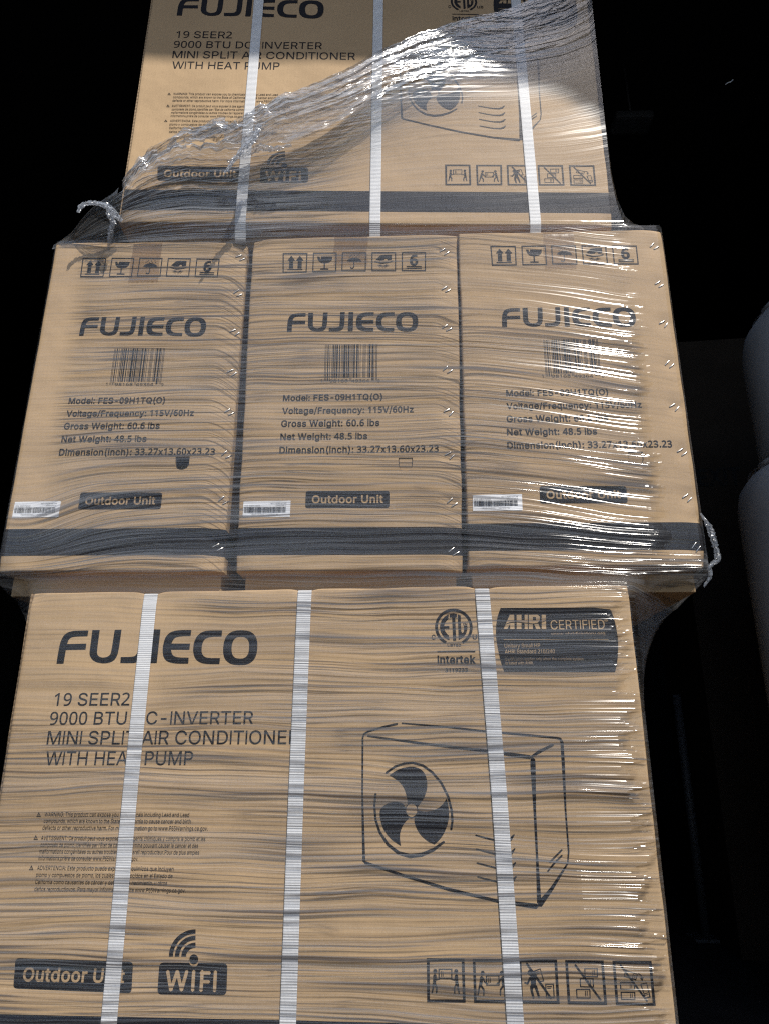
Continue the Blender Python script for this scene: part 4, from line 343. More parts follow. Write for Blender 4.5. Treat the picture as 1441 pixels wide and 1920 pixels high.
'certification_badge':[('p', [(669.2, 550.5), (719.1, 550.0), (756.1, 549.6), (796.9, 549.1), (818.2, 546.4), (820.2, 541.6), (821.8, 535.2), (823.1, 527.4), (824.0, 518.5), (824.5, 508.8), (824.2, 499.1), (823.0, 489.6), (821.7, 481.6), (820.3, 475.3), (818.8, 469.7), (816.3, 462.6), (760.7, 463.1), (724.1, 463.4), (669.8, 463.9), (666.5, 474.9), (664.6, 483.4), (663.0, 493.0), (661.9, 501.5), (661.3, 508.6), (661.2, 515.5), (661.5, 522.1), (662.4, 529.0), (663.9, 536.2), (665.8, 542.5)], [], 'i'), ('p', [(671.8, 521.3), (681.2, 540.7), (687.1, 540.7), (686.6, 521.1), (680.7, 521.2), (680.9, 528.4), (676.8, 521.2)], [], 'c'), ('p', [(690.6, 540.6), (697.2, 540.5), (696.8, 533.1), (701.1, 533.1), (701.5, 540.5), (705.7, 540.4), (704.5, 520.9), (700.3, 520.9), (700.8, 528.8), (696.5, 528.9), (696.0, 521.0), (689.5, 521.1)], [], 'c'), ('p', [(707.2, 540.4), (719.2, 540.3), (722.0, 537.8), (721.6, 532.5), (718.5, 529.7), (721.8, 520.7), (716.0, 520.8), (713.2, 528.7), (711.9, 528.7), (711.4, 520.8), (705.9, 520.9)], [[(712.5, 537.3), (716.7, 537.2), (716.4, 532.6), (712.2, 532.7)]], 'c'), ('p', [(724.7, 540.2), (730.4, 540.1), (729.4, 520.6), (723.4, 520.7)], [], 'c'), ('s', [(672.5, 527.2), (681.9, 530.1), (691.1, 530.8), (701.5, 529.1), (711.9, 527.9), (721.1, 528.9), (730.5, 532.4)], [0.67, 1.3, 1.32, 1.18, 1.17, 1.18, 0.63], 'd'), ('t', 'CERTIFIED', 735.7, 519.8, 72.9, 12.7, 0, 'c'), ('t', '®', 808.2, 529.0, 5.4, 3.9, 0, 'c'), ('t', 'www.ahridirectory.org', 735.5, 511.5, 72.5, 4.5, 1, 'c'), ('s', [(671.1, 506.9), (811.7, 505.3)], [0.78, 0.78], 'c'), ('t', 'Unitary Small HP', 671.8, 496.0, 48.0, 5.1, 1, 'c'), ('t', 'AHRI Standard 210/240', 671.8, 488.0, 67.0, 5.4, 1, 'c'), ('t', 'Certification applies only when the complete system', 671.7, 478.6, 104.2, 3.6, 1, 'c'), ('t', 'is listed with AHRI.', 671.9, 473.5, 37.3, 3.6, 1, 'c')],
'lifting_icon#0':[('p',[(559.6,127.8),(604.4,128.0),(604.3,82.8),(559.1,82.4)],[[(562.8,124.7),(601.2,124.9),(601.2,85.8),(562.3,85.4)]],'i'),('p',[(571.7,114.5),(571.4,115.6),(570.5,116.5),(569.3,116.8),(568.1,116.5),(567.2,115.6),(566.9,114.4),(567.2,113.2),(568.0,112.3),(569.2,112.0),(570.4,112.4),(571.3,113.3)],[],'i'),('s',[(568.9,110.1),(568.0,101.0)],[3.78,3.53],'i'),('s',[(566.9,101.5),(566.5,96.9),(565.0,91.8)],[2.2,1.98,1.55],'i'),('s',[(568.5,101.5),(570.8,97.5),(570.4,91.9)],[2.2,1.98,1.55],'i'),('s',[(569.6,109.5),(571.0,105.4),(574.6,106.5)],[1.68,1.43,1.32],'i'),('p',[(596.5,114.5),(596.3,115.7),(595.4,116.6),(594.2,116.9),(593.0,116.5),(592.1,115.6),(591.8,114.5),(592.1,113.3),(592.9,112.4),(594.1,112.1),(595.3,112.5),(596.2,113.3)],[],'i'),('s',[(594.3,110.2),(594.7,101.1)],[3.77,3.5],'i'),('s',[(595.9,101.7),(596.0,97.1),(597.2,92.0)],[2.22,1.97,1.53],'i'),('s',[(594.2,101.6),(591.7,97.5),(591.8,91.9)],[2.2,1.98,1.52],'i'),('s',[(593.5,109.5),(592.0,105.4),(588.4,106.4)],[1.67,1.43,1.33],'i'),('p',[(573.2,117.0),(589.7,117.2),(589.4,106.7),(573.1,106.4)],[[(574.5,115.8),(588.4,116.1),(588.1,107.8),(574.4,107.6)]],'i'),('s',[(576.9,114.5),(576.8,108.9)],[1.0,1.0],'i'),('s',[(578.7,114.0),(578.6,109.1)],[0.65,0.67],'i')],
'lifting_icon#1':[('p',[(614.4,127.8),(660.4,128.1),(659.0,83.4),(614.3,82.8)],[[(617.5,124.7),(657.2,125.0),(656.1,86.3),(617.3,85.9)]],'i'),('p',[(627.9,113.3),(627.6,114.4),(626.8,115.3),(625.6,115.6),(624.4,115.3),(623.5,114.4),(623.2,113.2),(623.4,112.0),(624.3,111.1),(625.4,110.9),(626.6,111.2),(627.5,112.1)],[],'i'),('s',[(624.2,108.9),(622.5,99.9)],[3.73,3.52],'i'),('s',[(621.4,100.3),(620.5,95.8),(618.9,90.7)],[2.18,1.98,1.55],'i'),('s',[(623.0,100.4),(626.1,96.4),(626.0,90.8)],[2.2,1.98,1.55],'i'),('s',[(625.8,108.3),(627.6,104.2),(630.8,102.5)],[1.65,1.43,1.3],'i'),('p',[(650.4,113.6),(650.1,114.8),(649.3,115.6),(648.1,115.9),(646.9,115.6),(646.0,114.7),(645.7,113.5),(645.9,112.3),(646.7,111.5),(647.9,111.2),(649.1,111.5),(650.0,112.4)],[],'i'),('s',[(649.0,109.3),(649.8,100.3)],[3.73,3.48],'i'),('s',[(651.0,100.8),(651.3,96.3),(652.5,91.2)],[2.18,1.98,1.52],'i'),('s',[(649.3,100.8),(645.8,96.7),(645.4,91.1)],[2.2,1.98,1.52],'i'),('s',[(647.3,108.6),(645.1,104.5),(641.8,102.7)],[1.65,1.43,1.32],'i'),('p',[(629.4,111.2),(645.3,111.5),(645.0,100.7),(629.1,100.5)],[[(630.6,110.1),(644.0,110.3),(643.7,101.8),(630.4,101.6)]],'i'),('s',[(632.6,109.0),(632.3,103.3)],[1.0,1.0],'i'),('s',[(634.4,108.7),(634.2,103.6)],[0.67,0.65],'i')],
'lifting_icon#2':[('p',[(668.8,128.1),(714.2,128.4),(713.8,83.4),(668.4,83.2)],[[(671.9,125.0),(711.1,125.2),(710.7,86.4),(671.4,86.3)]],'i'),('p',[(686.3,114.7),(686.0,116.0),(685.0,117.0),(683.4,117.6),(681.7,117.6),(680.1,117.0),(679.0,115.9),(678.5,114.5),(678.8,113.2),(679.8,112.2),(681.3,111.6),(683.0,111.6),(684.6,112.2),(685.8,113.3)],[],'i'),('s',[(685.0,111.6),(684.6,100.9)],[6.57,5.68],'i'),('s',[(682.3,100.8),(682.3,95.8),(684.0,88.7)],[3.48,2.83,2.15],'i'),('s',[(687.0,100.9),(688.6,95.9),(690.5,89.6)],[3.48,2.83,2.17],'i'),('s',[(681.7,109.5),(677.8,103.3),(674.7,104.3)],[2.63,2.4,1.75],'i'),('p',[(686.0,116.6),(694.1,119.1),(697.6,105.9),(690.8,105.2)],[[(687.6,116.0),(693.6,118.1),(696.2,106.7),(691.1,106.1)]],'i'),('s',[(687.9,114.7),(691.5,115.8)],[0.78,0.78],'i'),('s',[(688.4,112.9),(691.7,114.0)],[0.75,0.77],'i'),('p',[(698.5,103.6),(708.6,103.8),(708.6,89.1),(698.4,88.8)],[[(699.7,102.6),(707.4,102.7),(707.4,90.1),(699.5,89.8)]],'i'),('s',[(700.6,100.6),(706.0,100.7)],[0.87,0.87],'i'),('s',[(700.7,98.9),(704.9,99.0)],[0.65,0.67],'i'),('s',[(678.2,123.8),(704.2,88.9)],[2.43,2.4],'i')],
'lifting_icon#3':[('p',[(723.8,128.1),(768.9,128.3),(768.6,83.4),(723.3,83.3)],[[(726.8,125.0),(765.8,125.2),(765.6,86.4),(726.4,86.3)]],'i'),('p',[(745.6,120.1),(761.3,120.4),(760.8,111.0),(745.0,111.3)],[[(746.7,119.2),(760.0,119.3),(759.6,112.1),(746.3,112.3)]],'i'),('s',[(755.5,118.2),(755.0,113.0)],[0.82,0.82],'i'),('s',[(757.4,118.2),(757.0,113.5)],[0.8,0.82],'i'),('p',[(739.3,109.6),(755.5,109.9),(755.2,100.6),(739.0,100.7)],[[(740.4,108.7),(754.2,108.9),(754.0,101.6),(740.3,101.7)]],'i'),('s',[(749.7,107.7),(749.2,102.6)],[0.8,0.82],'i'),('s',[(751.6,107.8),(751.2,103.1)],[0.82,0.82],'i'),('p',[(734.0,98.8),(750.7,99.0),(750.2,89.4),(733.9,89.3)],[[(735.2,97.8),(749.5,98.0),(749.1,90.4),(735.1,90.3)]],'i'),('s',[(744.9,96.9),(744.5,91.8)],[0.8,0.82],'i'),('s',[(746.9,96.9),(746.5,92.3)],[0.8,0.8],'i'),('s',[(735.2,123.3),(761.8,88.1)],[2.25,2.18],'i')],
'lifting_icon#4':[('p',[(779.3,128.3),(824.8,128.7),(824.3,83.4),(778.8,83.3)],[[(782.3,125.3),(821.7,125.6),(821.3,86.4),(781.8,86.3)]],'i'),('p',[(785.8,106.7),(802.9,106.7),(802.4,99.0),(785.3,99.0)],[[(786.9,105.7),(801.7,105.7),(801.3,100.0),(786.6,100.0)]],'i'),('s',[(797.4,104.8),(796.9,100.6)],[0.68,0.7],'i'),('s',[(799.3,104.9),(798.9,100.9)],[0.72,0.68],'i'),('p',[(785.5,96.8),(802.4,96.9),(801.7,88.9),(785.3,88.8)],[[(786.6,95.8),(801.1,95.9),(800.7,89.9),(786.5,89.8)]],'i'),('s',[(796.8,95.0),(796.4,90.8)],[0.72,0.68],'i'),('s',[(798.8,95.0),(798.3,91.1)],[0.68,0.7],'i'),('p',[(793.2,119.2),(807.6,115.2),(804.7,108.6),(790.7,112.1)],[[(794.0,117.7),(806.4,114.8),(804.0,110.0),(791.8,112.6)]],'i'),('s',[(802.2,114.9),(800.4,110.4)],[0.72,0.72],'i'),('s',[(804.1,114.3),(802.3,110.0)],[0.7,0.72],'i'),('p',[(808.9,105.2),(816.8,106.6),(819.6,91.8),(813.4,90.6)],[[(810.5,104.4),(816.4,105.7),(818.1,92.6),(813.6,91.6)]],'i'),('s',[(812.3,95.2),(816.7,96.2)],[0.68,0.68],'i'),('s',[(812.4,93.6),(817.0,94.6)],[0.72,0.72],'i'),('s',[(808.2,115.5),(811.2,113.9),(811.6,110.6)],[1.0,1.02,1.0],'i'),('p',[(809.3,111.2),(813.7,112.0),(812.1,107.8)],[],'i'),('s',[(788.1,124.1),(815.0,88.1)],[2.03,2.0],'i')]}
LOGO=[[[(0,80),(0,276),(1,413),(2,558),(5,680),(11,778),(17,850),(26,899),(37,938),(50,959),(63,974),(76,979),(97,982),(140,982),(139,824),(101,822),(81,819),(68,811),(57,796),(50,767),(44,718),(40,612),(138,620),(138,457),(38,452),(36,78)]],[[(160,992),(198,990),(197,558),(198,390),(200,336),(204,295),(211,264),(219,245),(229,233),(239,235),(248,245),(256,264),(263,292),(267,331),(269,382),(271,553),(274,990),(309,995),(307,532),(304,336),(299,245),(292,178),(282,132),(268,101),(251,83),(233,80),(213,96),(197,124),(183,165),(173,220),(165,282),(161,341),(160,393),(160,563)]],[[(406,997),(441,1000),(440,576),(438,388),(436,292),(431,214),(423,152),(412,111),(398,90),(387,80),(377,80),(360,80),(322,85),(321,243),(359,243),(377,248),(386,258),(394,282),(398,313),(402,357),(403,413),(404,579)]],[[(471,990),(507,987),(505,75),(467,72)]],[[(664,959),(662,798),(628,798),(609,791),(596,778),(585,755),(579,718),(574,674),(569,597),(663,589),(662,426),(570,432),(574,351),(578,307),(584,269),(592,243),(604,225),(623,214),(662,209),(662,52),(623,52),(600,59),(580,75),(564,101),(551,140),(541,196),(534,269),(530,354),(528,450),(528,553),(531,661),(535,752),(543,824),(553,881),(566,922),(583,948),(602,959),(625,964)]],[[(819,941),(818,775),(784,775),(766,767),(750,752),(739,724),(731,677),(726,615),(723,532),(723,447),(724,362),(729,295),(736,248),(745,217),(756,202),(776,191),(818,189),(817,31),(773,34),(749,44),(730,62),(714,98),(700,155),(691,227),(685,315),(681,403),(681,488),(681,579),(685,674),(691,755),(700,822),(711,876),(724,912),(740,935),(759,943),(781,943)]],[[(1000,457),(998,310),(993,212),(985,134),(974,75),(960,31),(942,5),(915,0),(889,13),(871,41),(857,88),(845,150),(837,230),(832,328),(830,475),(832,625),(837,724),(845,801),(856,863),(871,907),(889,933),(915,938),(942,925),(960,897),(974,850),(985,786),(993,705),(998,605)],[(959,460),(958,367),(956,302),(951,253),(946,214),(938,189),(929,171),(916,168),(902,176),(893,194),(886,222),(880,261),(876,313),(873,375),(872,470),(873,563),(876,625),(880,677),(886,716),(893,744),(902,760),(915,762),(929,757),(938,736),(946,708),(951,669),(956,618),(958,553)]]]

# ------------------------------------------------------------------ glyphs and prints
def _parse(s):
    a, *ps = s.split('|'); return int(a), [[tuple(map(int, q.split(','))) for q in p.split()] for p in ps if p]
GLY = {k: _parse(v) for k, v in GLYPHS.items()}
def area(p): return sum(p[i-1][0]*p[i][1]-p[i][0]*p[i-1][1] for i in range(len(p)))/2
def inside(pt, poly):
    x, y = pt; r = False
    for i in range(len(poly)):
        (x0, y0), (x1, y1) = poly[i-1], poly[i]
        if (y0 > y) != (y1 > y) and x < (x1-x0)*(y-y0)/(y1-y0)+x0: r = not r
    return r
def fatten(p, e, sgn):
    out = []; n = len(p)
    for i in range(n):
        a, b, c = Vector(p[i-1]), Vector(p[i]), Vector(p[(i+1) % n])
        d1 = (b-a).normalized(); d2 = (c-b).normalized(); n1 = Vector((d1.y, -d1.x)); n2 = Vector((d2.y, -d2.x))
        q = n1+n2
        if q.length < .3: out.append(p[i]); continue
        q = q.normalized()/max(.5, q.normalized().dot(n1)); out.append((b.x+q.x*e*sgn, b.y+q.y*e*sgn))
    return out
def winding(p, rings):
    w = 0; x, y = p
    for g in rings:
        for i in range(len(g)):
            (x0, y0), (x1, y1) = g[i-1], g[i]
            if (y0 > y) != (y1 > y) and x < (x1-x0)*(y-y0)/(y1-y0)+x0: w += 1 if y1 > y0 else -1
    return w
def fill_rings(rings, k=1.0, odd=False):
    """triangulate outlines that may cross, touch or contain each other"""
    P = []; E = []
    for g in rings:
        n0 = len(P); P += [Vector((q[0]*k, q[1]*k)) for q in g]; E += [(n0+i, n0+(i+1) % len(g)) for i in range(len(g))]
    vo, _, fo, *_r = delaunay_2d_cdt(P, E, [], 0, 1e-6)
    F = []
    for f in fo:
        cx = sum(vo[i].x for i in f)/len(f)/k; cy = sum(vo[i].y for i in f)/len(f)/k; w = winding((cx, cy), rings)
        if (w % 2 if odd else w): F.append(list(f))
    return [(v.x/k, v.y/k) for v in vo], F
_GC = {}
def glyph_tris(ch, bold):
    if (ch, bold) in _GC: return _GC[ch, bold]
    adv, ps = GLY.get(ch, GLY[' ']); e = {0: 0, 1: 6, 2: 42, 3: 60}[bold]
    V, F = [], []
    if ps:
        so = 1 if area(max(ps, key=lambda p: abs(area(p)))) > 0 else -1
        V, F = fill_rings([fatten(p, e, so) for p in ps], 1/1068)
    _GC[ch, bold] = (adv + (2*e if bold > 1 else 0)*.6, V, F); return _GC[ch, bold]

class Face:
    """front panel of one carton: (s, t) in mm from its lower left corner to the panel's own curved surface"""
    def __init__(s, W, H, corners, crush=(0.0, 0.0), stap=(), seed=0, dents=(), notches=()):
        s.W, s.H, s.C, s.crush, s.stap, s.seed = W, H, corners, crush, stap, seed; s.dents, s.notches = dents, notches
    def ah(s, x, y):
        u = x/s.W; v = y/s.H; (x0, y0), (x1, y1), (x2, y2), (x3, y3) = s.C
        a = (1-u)*(1-v)*x0+u*(1-v)*x1+u*v*x2+(1-u)*v*x3; b = (1-u)*(1-v)*y0+u*(1-v)*y1+u*v*y2+(1-u)*v*y3
        te = np.clip((np.asarray(y, float)-s.H+22)/22, 0, 1)**2; b = b+te*.0022*(vn(np.asarray(x, float)/55, .5, s.seed+11)-.6)
        se_ = np.clip((np.asarray(x, float)-s.W+16)/16, 0, 1)-np.clip((16-np.asarray(x, float))/16, 0, 1); a = a+se_*.0016*(vn(np.asarray(y, float)/48, 1.5, s.seed+12)-.5)
        for q in s.notches: b = b-te*.0045*np.exp(-((np.asarray(x, float)-q)/13.0)**2)
        return a, b
    def depth(s, x, y):
        x = np.asarray(x, float); y = np.asarray(y, float); r = 3.0
        def rd(d): d = np.clip(d, 0, r); return r-np.sqrt(np.maximum(r*r-(r-d)**2, 0))
        z = rd(x)+rd(s.W-x)+.5*rd(y)+.7*rd(s.H-y)
        d = np.clip(1-(s.W-x)/42.0, 0, 1); wob = .65+.7*vn(y/38.0, 2.3, s.seed+3)
        z = z+s.crush[1]*wob*d**1.7
        d = np.clip(1-x/34.0, 0, 1); z = z+s.crush[0]*d**1.7
        for (a, b) in s.stap:
            z = z+2.4*np.exp(-((x-a)**2+(y-b)**2)/(2*9.0**2))
        for (a, b, k, rr) in s.dents: z = z+k*np.exp(-((x-a)**2+(y-b)**2)/(2*rr**2))
        z = z+np.clip((y-s.H+24)/24, 0, 1)**2*sum(2.6*np.exp(-((x-q)/13.0)**2) for q in s.notches)
        return z
    def p(s, x, y, lift=0.0):
        a, h = s.ah(x, y); return (float(a), (float(s.depth(x, y))-lift)/1000.0, float(h))
LIFT = {'i': .35, 'c': .55, 'd': .75, 'e': .95, 'w': .5}
def build_print(name, ops, face, parent, dx=0.0, dy=0.0, base=0.0, sx=1.0):
    V, F, MI = [], [], []; mats = [MAT_INK, MAT_KRAFT, MAT_PAPER]; k = 0
    def add(vs, fs, tint, extra=0.0):
        n0 = len(V); l = LIFT[tint]+base+extra
        V.extend(face.p(x*sx+dx, y+dy, l) for x, y in vs); F.extend([[n0+i for i in f] for f in fs]); MI.extend([{'i': 0, 'd': 0, 'c': 1, 'e': 1, 'w': 2}[tint]]*len(fs))
    onw = 0.0
    for o in ops:
        k += 1; ex = (k % 7)*.006+onw
        if o[0] == 'r':
            _, x0, y0, x1, y1, t = o; add([(x0, y0), (x1, y0), (x1, y1), (x0, y1)], [[0, 1, 2, 3]], t, ex)
        elif o[0] == 'p':
            _, outer, holes, t = o; rings = [outer]+list(holes)
            vs, fs = fill_rings(rings, .01, True); add(vs, fs, t, ex)
            if t == 'w': onw = .3
        elif o[0] == 's':
            _, pts, ws, t = o; n = len(pts); L = []; R = []
            for i in range(n):
                a = Vector(pts[max(0, i-1)]); b = Vector(pts[min(n-1, i+1)]); d = (b-a).normalized(); q = Vector((-d.y, d.x))*ws[i]/2; c = Vector(pts[i])
                L.append(c+q); R.append(c-q)
            vs = L+R; fs = [[i, i+1, n+i+1, n+i] for i in range(n-1)]
            a = Vector(pts[0]); d = (Vector(pts[0])-Vector(pts[1])).normalized()*ws[0]*.4; vs.append(a+d); fs.append([0, n, 2*n])
            a = Vector(pts[-1]); d = (Vector(pts[-1])-Vector(pts[-2])).normalized()*ws[-1]*.4; vs.append(a+d); fs.append([2*n-1, n-1, 2*n+1])
            add(vs, fs, t, ex)
        elif o[0] == 't':
            _, s_, x0, y0, w, h, bold, t = o
            tot = sum(glyph_tris(ch, bold)[0] for ch in s_); first = glyph_tris(s_[0], bold)[1]
            sb = min((q[0] for q in first), default=0); lastg = glyph_tris(s_[-1], bold); rb = lastg[0]-max((q[0] for q in lastg[1]), default=lastg[0])
            kx = w/(tot-sb-rb); ky = h/1068.0; x = x0-sb*kx
            for j, ch in enumerate(s_):
                adv, gv, gf = glyph_tris(ch, bold)
                if gv: add([(x+q[0]*kx, y0+q[1]*ky) for q in gv], gf, t, ex+(j % 2)*.02)
                x += adv*kx
    return mesh_obj(name, V, F, mats, parent, midx=MI)
def logo_ops(x0, y0, w, h):
    return [('p', [(x0+a/1000*w, y0+b/1000*h) for a, b in g[0]], [[(x0+a/1000*w, y0+b/1000*h) for a, b in r] for r in g[1:]], 'i') for g in LOGO]

# ------------------------------------------------------------------ cartons
HS, TR = 581.4, 31.8       # sleeve height, tray height in mm
def carton(name, place, lean, W, depth, corners, label, crush, stap, seed, kind, hole=None, group=None, stripe=(65.0, 23.4), seam=False, tape=None, dents=(), notches=()):
    x, y, yaw, z = place
    root = empty(name, (x, y, z+ZO-TR/1000*0), (0, 0, 0)); root.rotation_euler = Matrix.Rotation(yaw, 3, 'Z').__matmul__(Matrix.Rotation(-lean, 3, 'X')).to_euler()
    tag(root, label, 'box', group)
    f = Face(W, HS, corners, crush, stap, seed, dents, notches)
    xs = [0, .4, 1, 1.8, 3]+list(np.arange(7, W-44, 5.0))+list(np.arange(W-43, W-4, 3.0))+[W-3, W-1.8, W-1, -.4+W, W]
    ys = [0, .6, 1.5, 3]+list(np.arange(8, HS-5, 5.0))+[HS-3, HS-1.5, HS-.6, HS]
    hr = None
    if hole:
        i0 = max(i for i, q in enumerate(xs) if q < hole[0]-1); i1 = min(i for i, q in enumerate(xs) if q > hole[2]+1)
        j0 = max(i for i, q in enumerate(ys) if q < hole[1]-1); j1 = min(i for i, q in enumerate(ys) if q > hole[3]+1); hr = (i0, i1, j0, j1)
    nx, ny = len(xs), len(ys); X, Y = np.meshgrid(xs, ys); D = f.depth(X, Y); A, H = f.ah(X, Y)
    D = D+.5*(vn(X/60, Y/60, seed)-.5)*sstep(0, 12, X)*sstep(0, 12, W-X)*0
    V = [(A[j, i], D[j, i]/1000, H[j, i]) for j in range(ny) for i in range(nx)]; F = []
    for j in range(ny-1):
        for i in range(nx-1):
            if hr and hr[0] <= i < hr[1] and hr[2] <= j < hr[3]: continue
            F.append([j*nx+i, j*nx+i+1, (j+1)*nx+i+1, (j+1)*nx+i])
    dep = depth/1000.0
    # sides, top and bottom continue from the panel's border
    def strip(idx, flip):
        n0 = len(V)
        for k in idx: V.append((V[k][0], dep, V[k][2]))
        for k in range(len(idx)-1):
            q = [idx[k], idx[k+1], n0+k+1, n0+k]; F.append(q[::-1] if flip else q)
        return [n0+k for k in range(len(idx))]
    l = strip([j*nx for j in range(ny)], False); r = strip([j*nx+nx-1 for j in range(ny)], True)
    t = strip([(ny-1)*nx+i for i in range(nx)], False); b = strip(list(range(nx)), True)
    F.append([l[0], l[-1], r[-1], r[0]][::-1])
    sleeve = mesh_obj('sleeve', V, F, MAT_KRAFT, root)
    sm = [p.index for p in sleeve.data.polygons]; sleeve.data.polygons.foreach_set('use_smooth', [len(p.vertices) == 4 and p.index < (nx-1)*(ny-1) for p in sleeve.data.polygons])
    if hole:
        i0, i1, j0, j1 = hr
        ring = [(xs[i], ys[j0]) for i in range(i0, i1)]+[(xs[i1], ys[j]) for j in range(j0, j1)]+[(xs[i], ys[j1]) for i in range(i1, i0, -1)]+[(xs[i0], ys[j]) for j in range(j1, j0, -1)]
        cx = (hole[0]+hole[2])/2; rx = (hole[2]-hole[0])/2; ytop = hole[3]; yb = hole[1]+rx
        def dshape(k): return [(cx-rx*k, ytop), (cx+rx*k, ytop)]+[(cx+rx*k*cos(a), yb-rx*k*.95*sin(a)) for a in np.linspace(0, pi, 13)]
        ds = dshape(1.0); rings = [ring, ds]
        vs = [q for g in rings for q in g]; fs = [list(t_) for t_ in tessellate_polygon([[Vector((a, b_, 0)) for a, b_ in g] for g in rings])]
        n0 = len(vs); VV = [f.p(a, b_, 0) for a, b_ in vs]
        for (a, b_) in ds: q = f.p(a, b_, 0); VV.append((q[0], q[1]+.006, q[2]))
        n1 = len(ring); nd = len(ds)
        for i in range(nd): fs.append([n1+i, n1+(i+1) % nd, n0+(i+1) % nd, n0+i])
        mesh_obj('hand_hole', VV, fs, MAT_KRAFT, root)
        if kind != 'open':
            tb = dshape(.90); tb = [(a, b_-.6) for a, b_ in tb]
            VV = [(f.p(a, b_, 0)[0], f.p(a, b_, 0)[1]+.0012+(ytop-b_)*.00006, f.p(a, b_, 0)[2]) for a, b_ in tb]
            mesh_obj('hand_hole_tab', VV, [list(range(len(VV)))], MAT_KRAFT, root)
    # inner tray the sleeve stands over
    (ax, _), (bx, _) = corners[0], corners[1]
    box_obj('base_tray', (ax+.008, bx-.008, .034, dep-.012, -TR/1000+.0005, .010), MAT_KRAFT, root, .0015)
    # printed band round the foot
    s1, s0 = stripe; gx = [q for q in xs]; V2 = []; gy = [s0]+[q for q in ys if s0+1 < q < s1-1]+[s1]; MI = []
    for yy in gy:
        for xx in gx: V2.append(f.p(xx, yy, .25))
    n = len(gx); F2 = [[j*n+i, j*n+i+1, (j+1)*n+i+1, (j+1)*n+i] for j in range(len(gy)-1) for i in range(n-1)]
    for sgn, i in ((0, 0), (1, n-1)):
        n0 = len(V2)
        e = .00025*(-1 if sgn == 0 else 1)
        for j in range(len(gy)): a = V2[j*n+i]; V2.append((a[0]+e, a[1], a[2]))
        for j in range(len(gy)): a = V2[j*n+i]; V2.append((a[0]+e, dep-.001, a[2]))
        m_ = len(gy)
        F2 += [[n0+j, n0+j+1, n0+m_+j+1, n0+m_+j] for j in range(m_-1)]
    mesh_obj('printed_band', V2, F2, MAT_INK, root, smooth=True)
    # staples: pairs of slanted wires
    for (a, b_) in stap:
        for (ox, oy, sc) in ((-3.2, 2.8, 1.0), (3.2, -2.8, .94)):
            jx, jy = random.uniform(-.6, .6), random.uniform(-.6, .6); an = radians(43+random.uniform(-11, 11)); L = 6.2*sc
            pts = []
            for k, (q, lf) in enumerate(((-1, -1.2), (-.98, .7), (-.8, 1.25), (0, 1.35), (.8, 1.25), (.98, .7), (1, -1.2))):
                pts.append(Vector(f.p(a+ox+jx+q*L*cos(an), b_+oy+jy+q*L*sin(an), lf)))
            tube('staple', pts, .00078, MAT_STAPLE, root, flat=.6)
    # tape over the top seam
    if tape:
        tx0, tx1, ty = tape; V3 = []; cols = [tx0+(tx1-tx0)*k/12 for k in range(13)]; rows = list(np.linspace(ty, HS, 12))
        for j, yy in enumerate(rows):
            for i, xx in enumerate(cols): V3.append(f.p(xx+(1.0*sin(j*.9) if i in (0, 12) else 0), yy+((1.2 if i % 2 else -1.2) if j == 0 else 0), 1.25))
        for i, xx in enumerate(cols): a, h = f.ah(xx, HS); V3.append((a, .004, h+.0009))
        for i, xx in enumerate(cols): a, h = f.ah(xx, HS); V3.append((a, dep-.01, h+.0009))
        F3 = [[j*13+i, j*13+i+1, (j+1)*13+i+1, (j+1)*13+i] for j in range(len(rows)+1) for i in range(12)]
        mesh_obj('packing_tape', V3, F3, MAT_TAPE, root, smooth=True)
    if seam:
        ax0 = corners[0][0]; ax3 = corners[3][0]; h3 = corners[3][1]
        V4 = []
        for k in range(13):
            q = k/12; wv_ = .0006*sin(k*2.1)
            for (dx_, dy_) in ((-.0005, .004+wv_), (-.0036, .005+wv_), (-.0036, .035), (-.0005, .036)): V4.append((ax0+(ax3-ax0)*q+dx_, dy_, h3*q))
        F4 = [[j*4+i, j*4+(i+1) % 4, (j+1)*4+(i+1) % 4, (j+1)*4+i] for j in range(12) for i in range(4)]+[[0, 1, 2, 3], [48, 49, 50, 51]]
        mesh_obj('joint_flap', V4, F4, MAT_EDGE, root)
    return root, f
def tube(name, pts, r, mat, parent=None, seg=6, flat=1.0, radii=None):
    V, F = [], []; n = len(pts)
    for i, p in enumerate(pts):
        d = (pts[min(n-1, i+1)]-pts[max(0, i-1)]).normalized(); a = d.cross(Vector((0, 1, 0)))
        if a.length < .1: a = d.cross(Vector((1, 0, 0)))
        a.normalize(); b = d.cross(a); rr = radii[i] if radii else r
        for k in range(seg): t = 2*pi*k/seg; V.append(p+a*rr*cos(t)+b*rr*sin(t)*flat)
    for i in range(n-1):
        for k in range(seg): F.append([i*seg+k, i*seg+(k+1) % seg, (i+1)*seg+(k+1) % seg, (i+1)*seg+k])
    F.append(list(range(seg))[::-1]); F.append([(n-1)*seg+k for k in range(seg)])
    return mesh_obj(name, V, F, mat, parent, smooth=True)

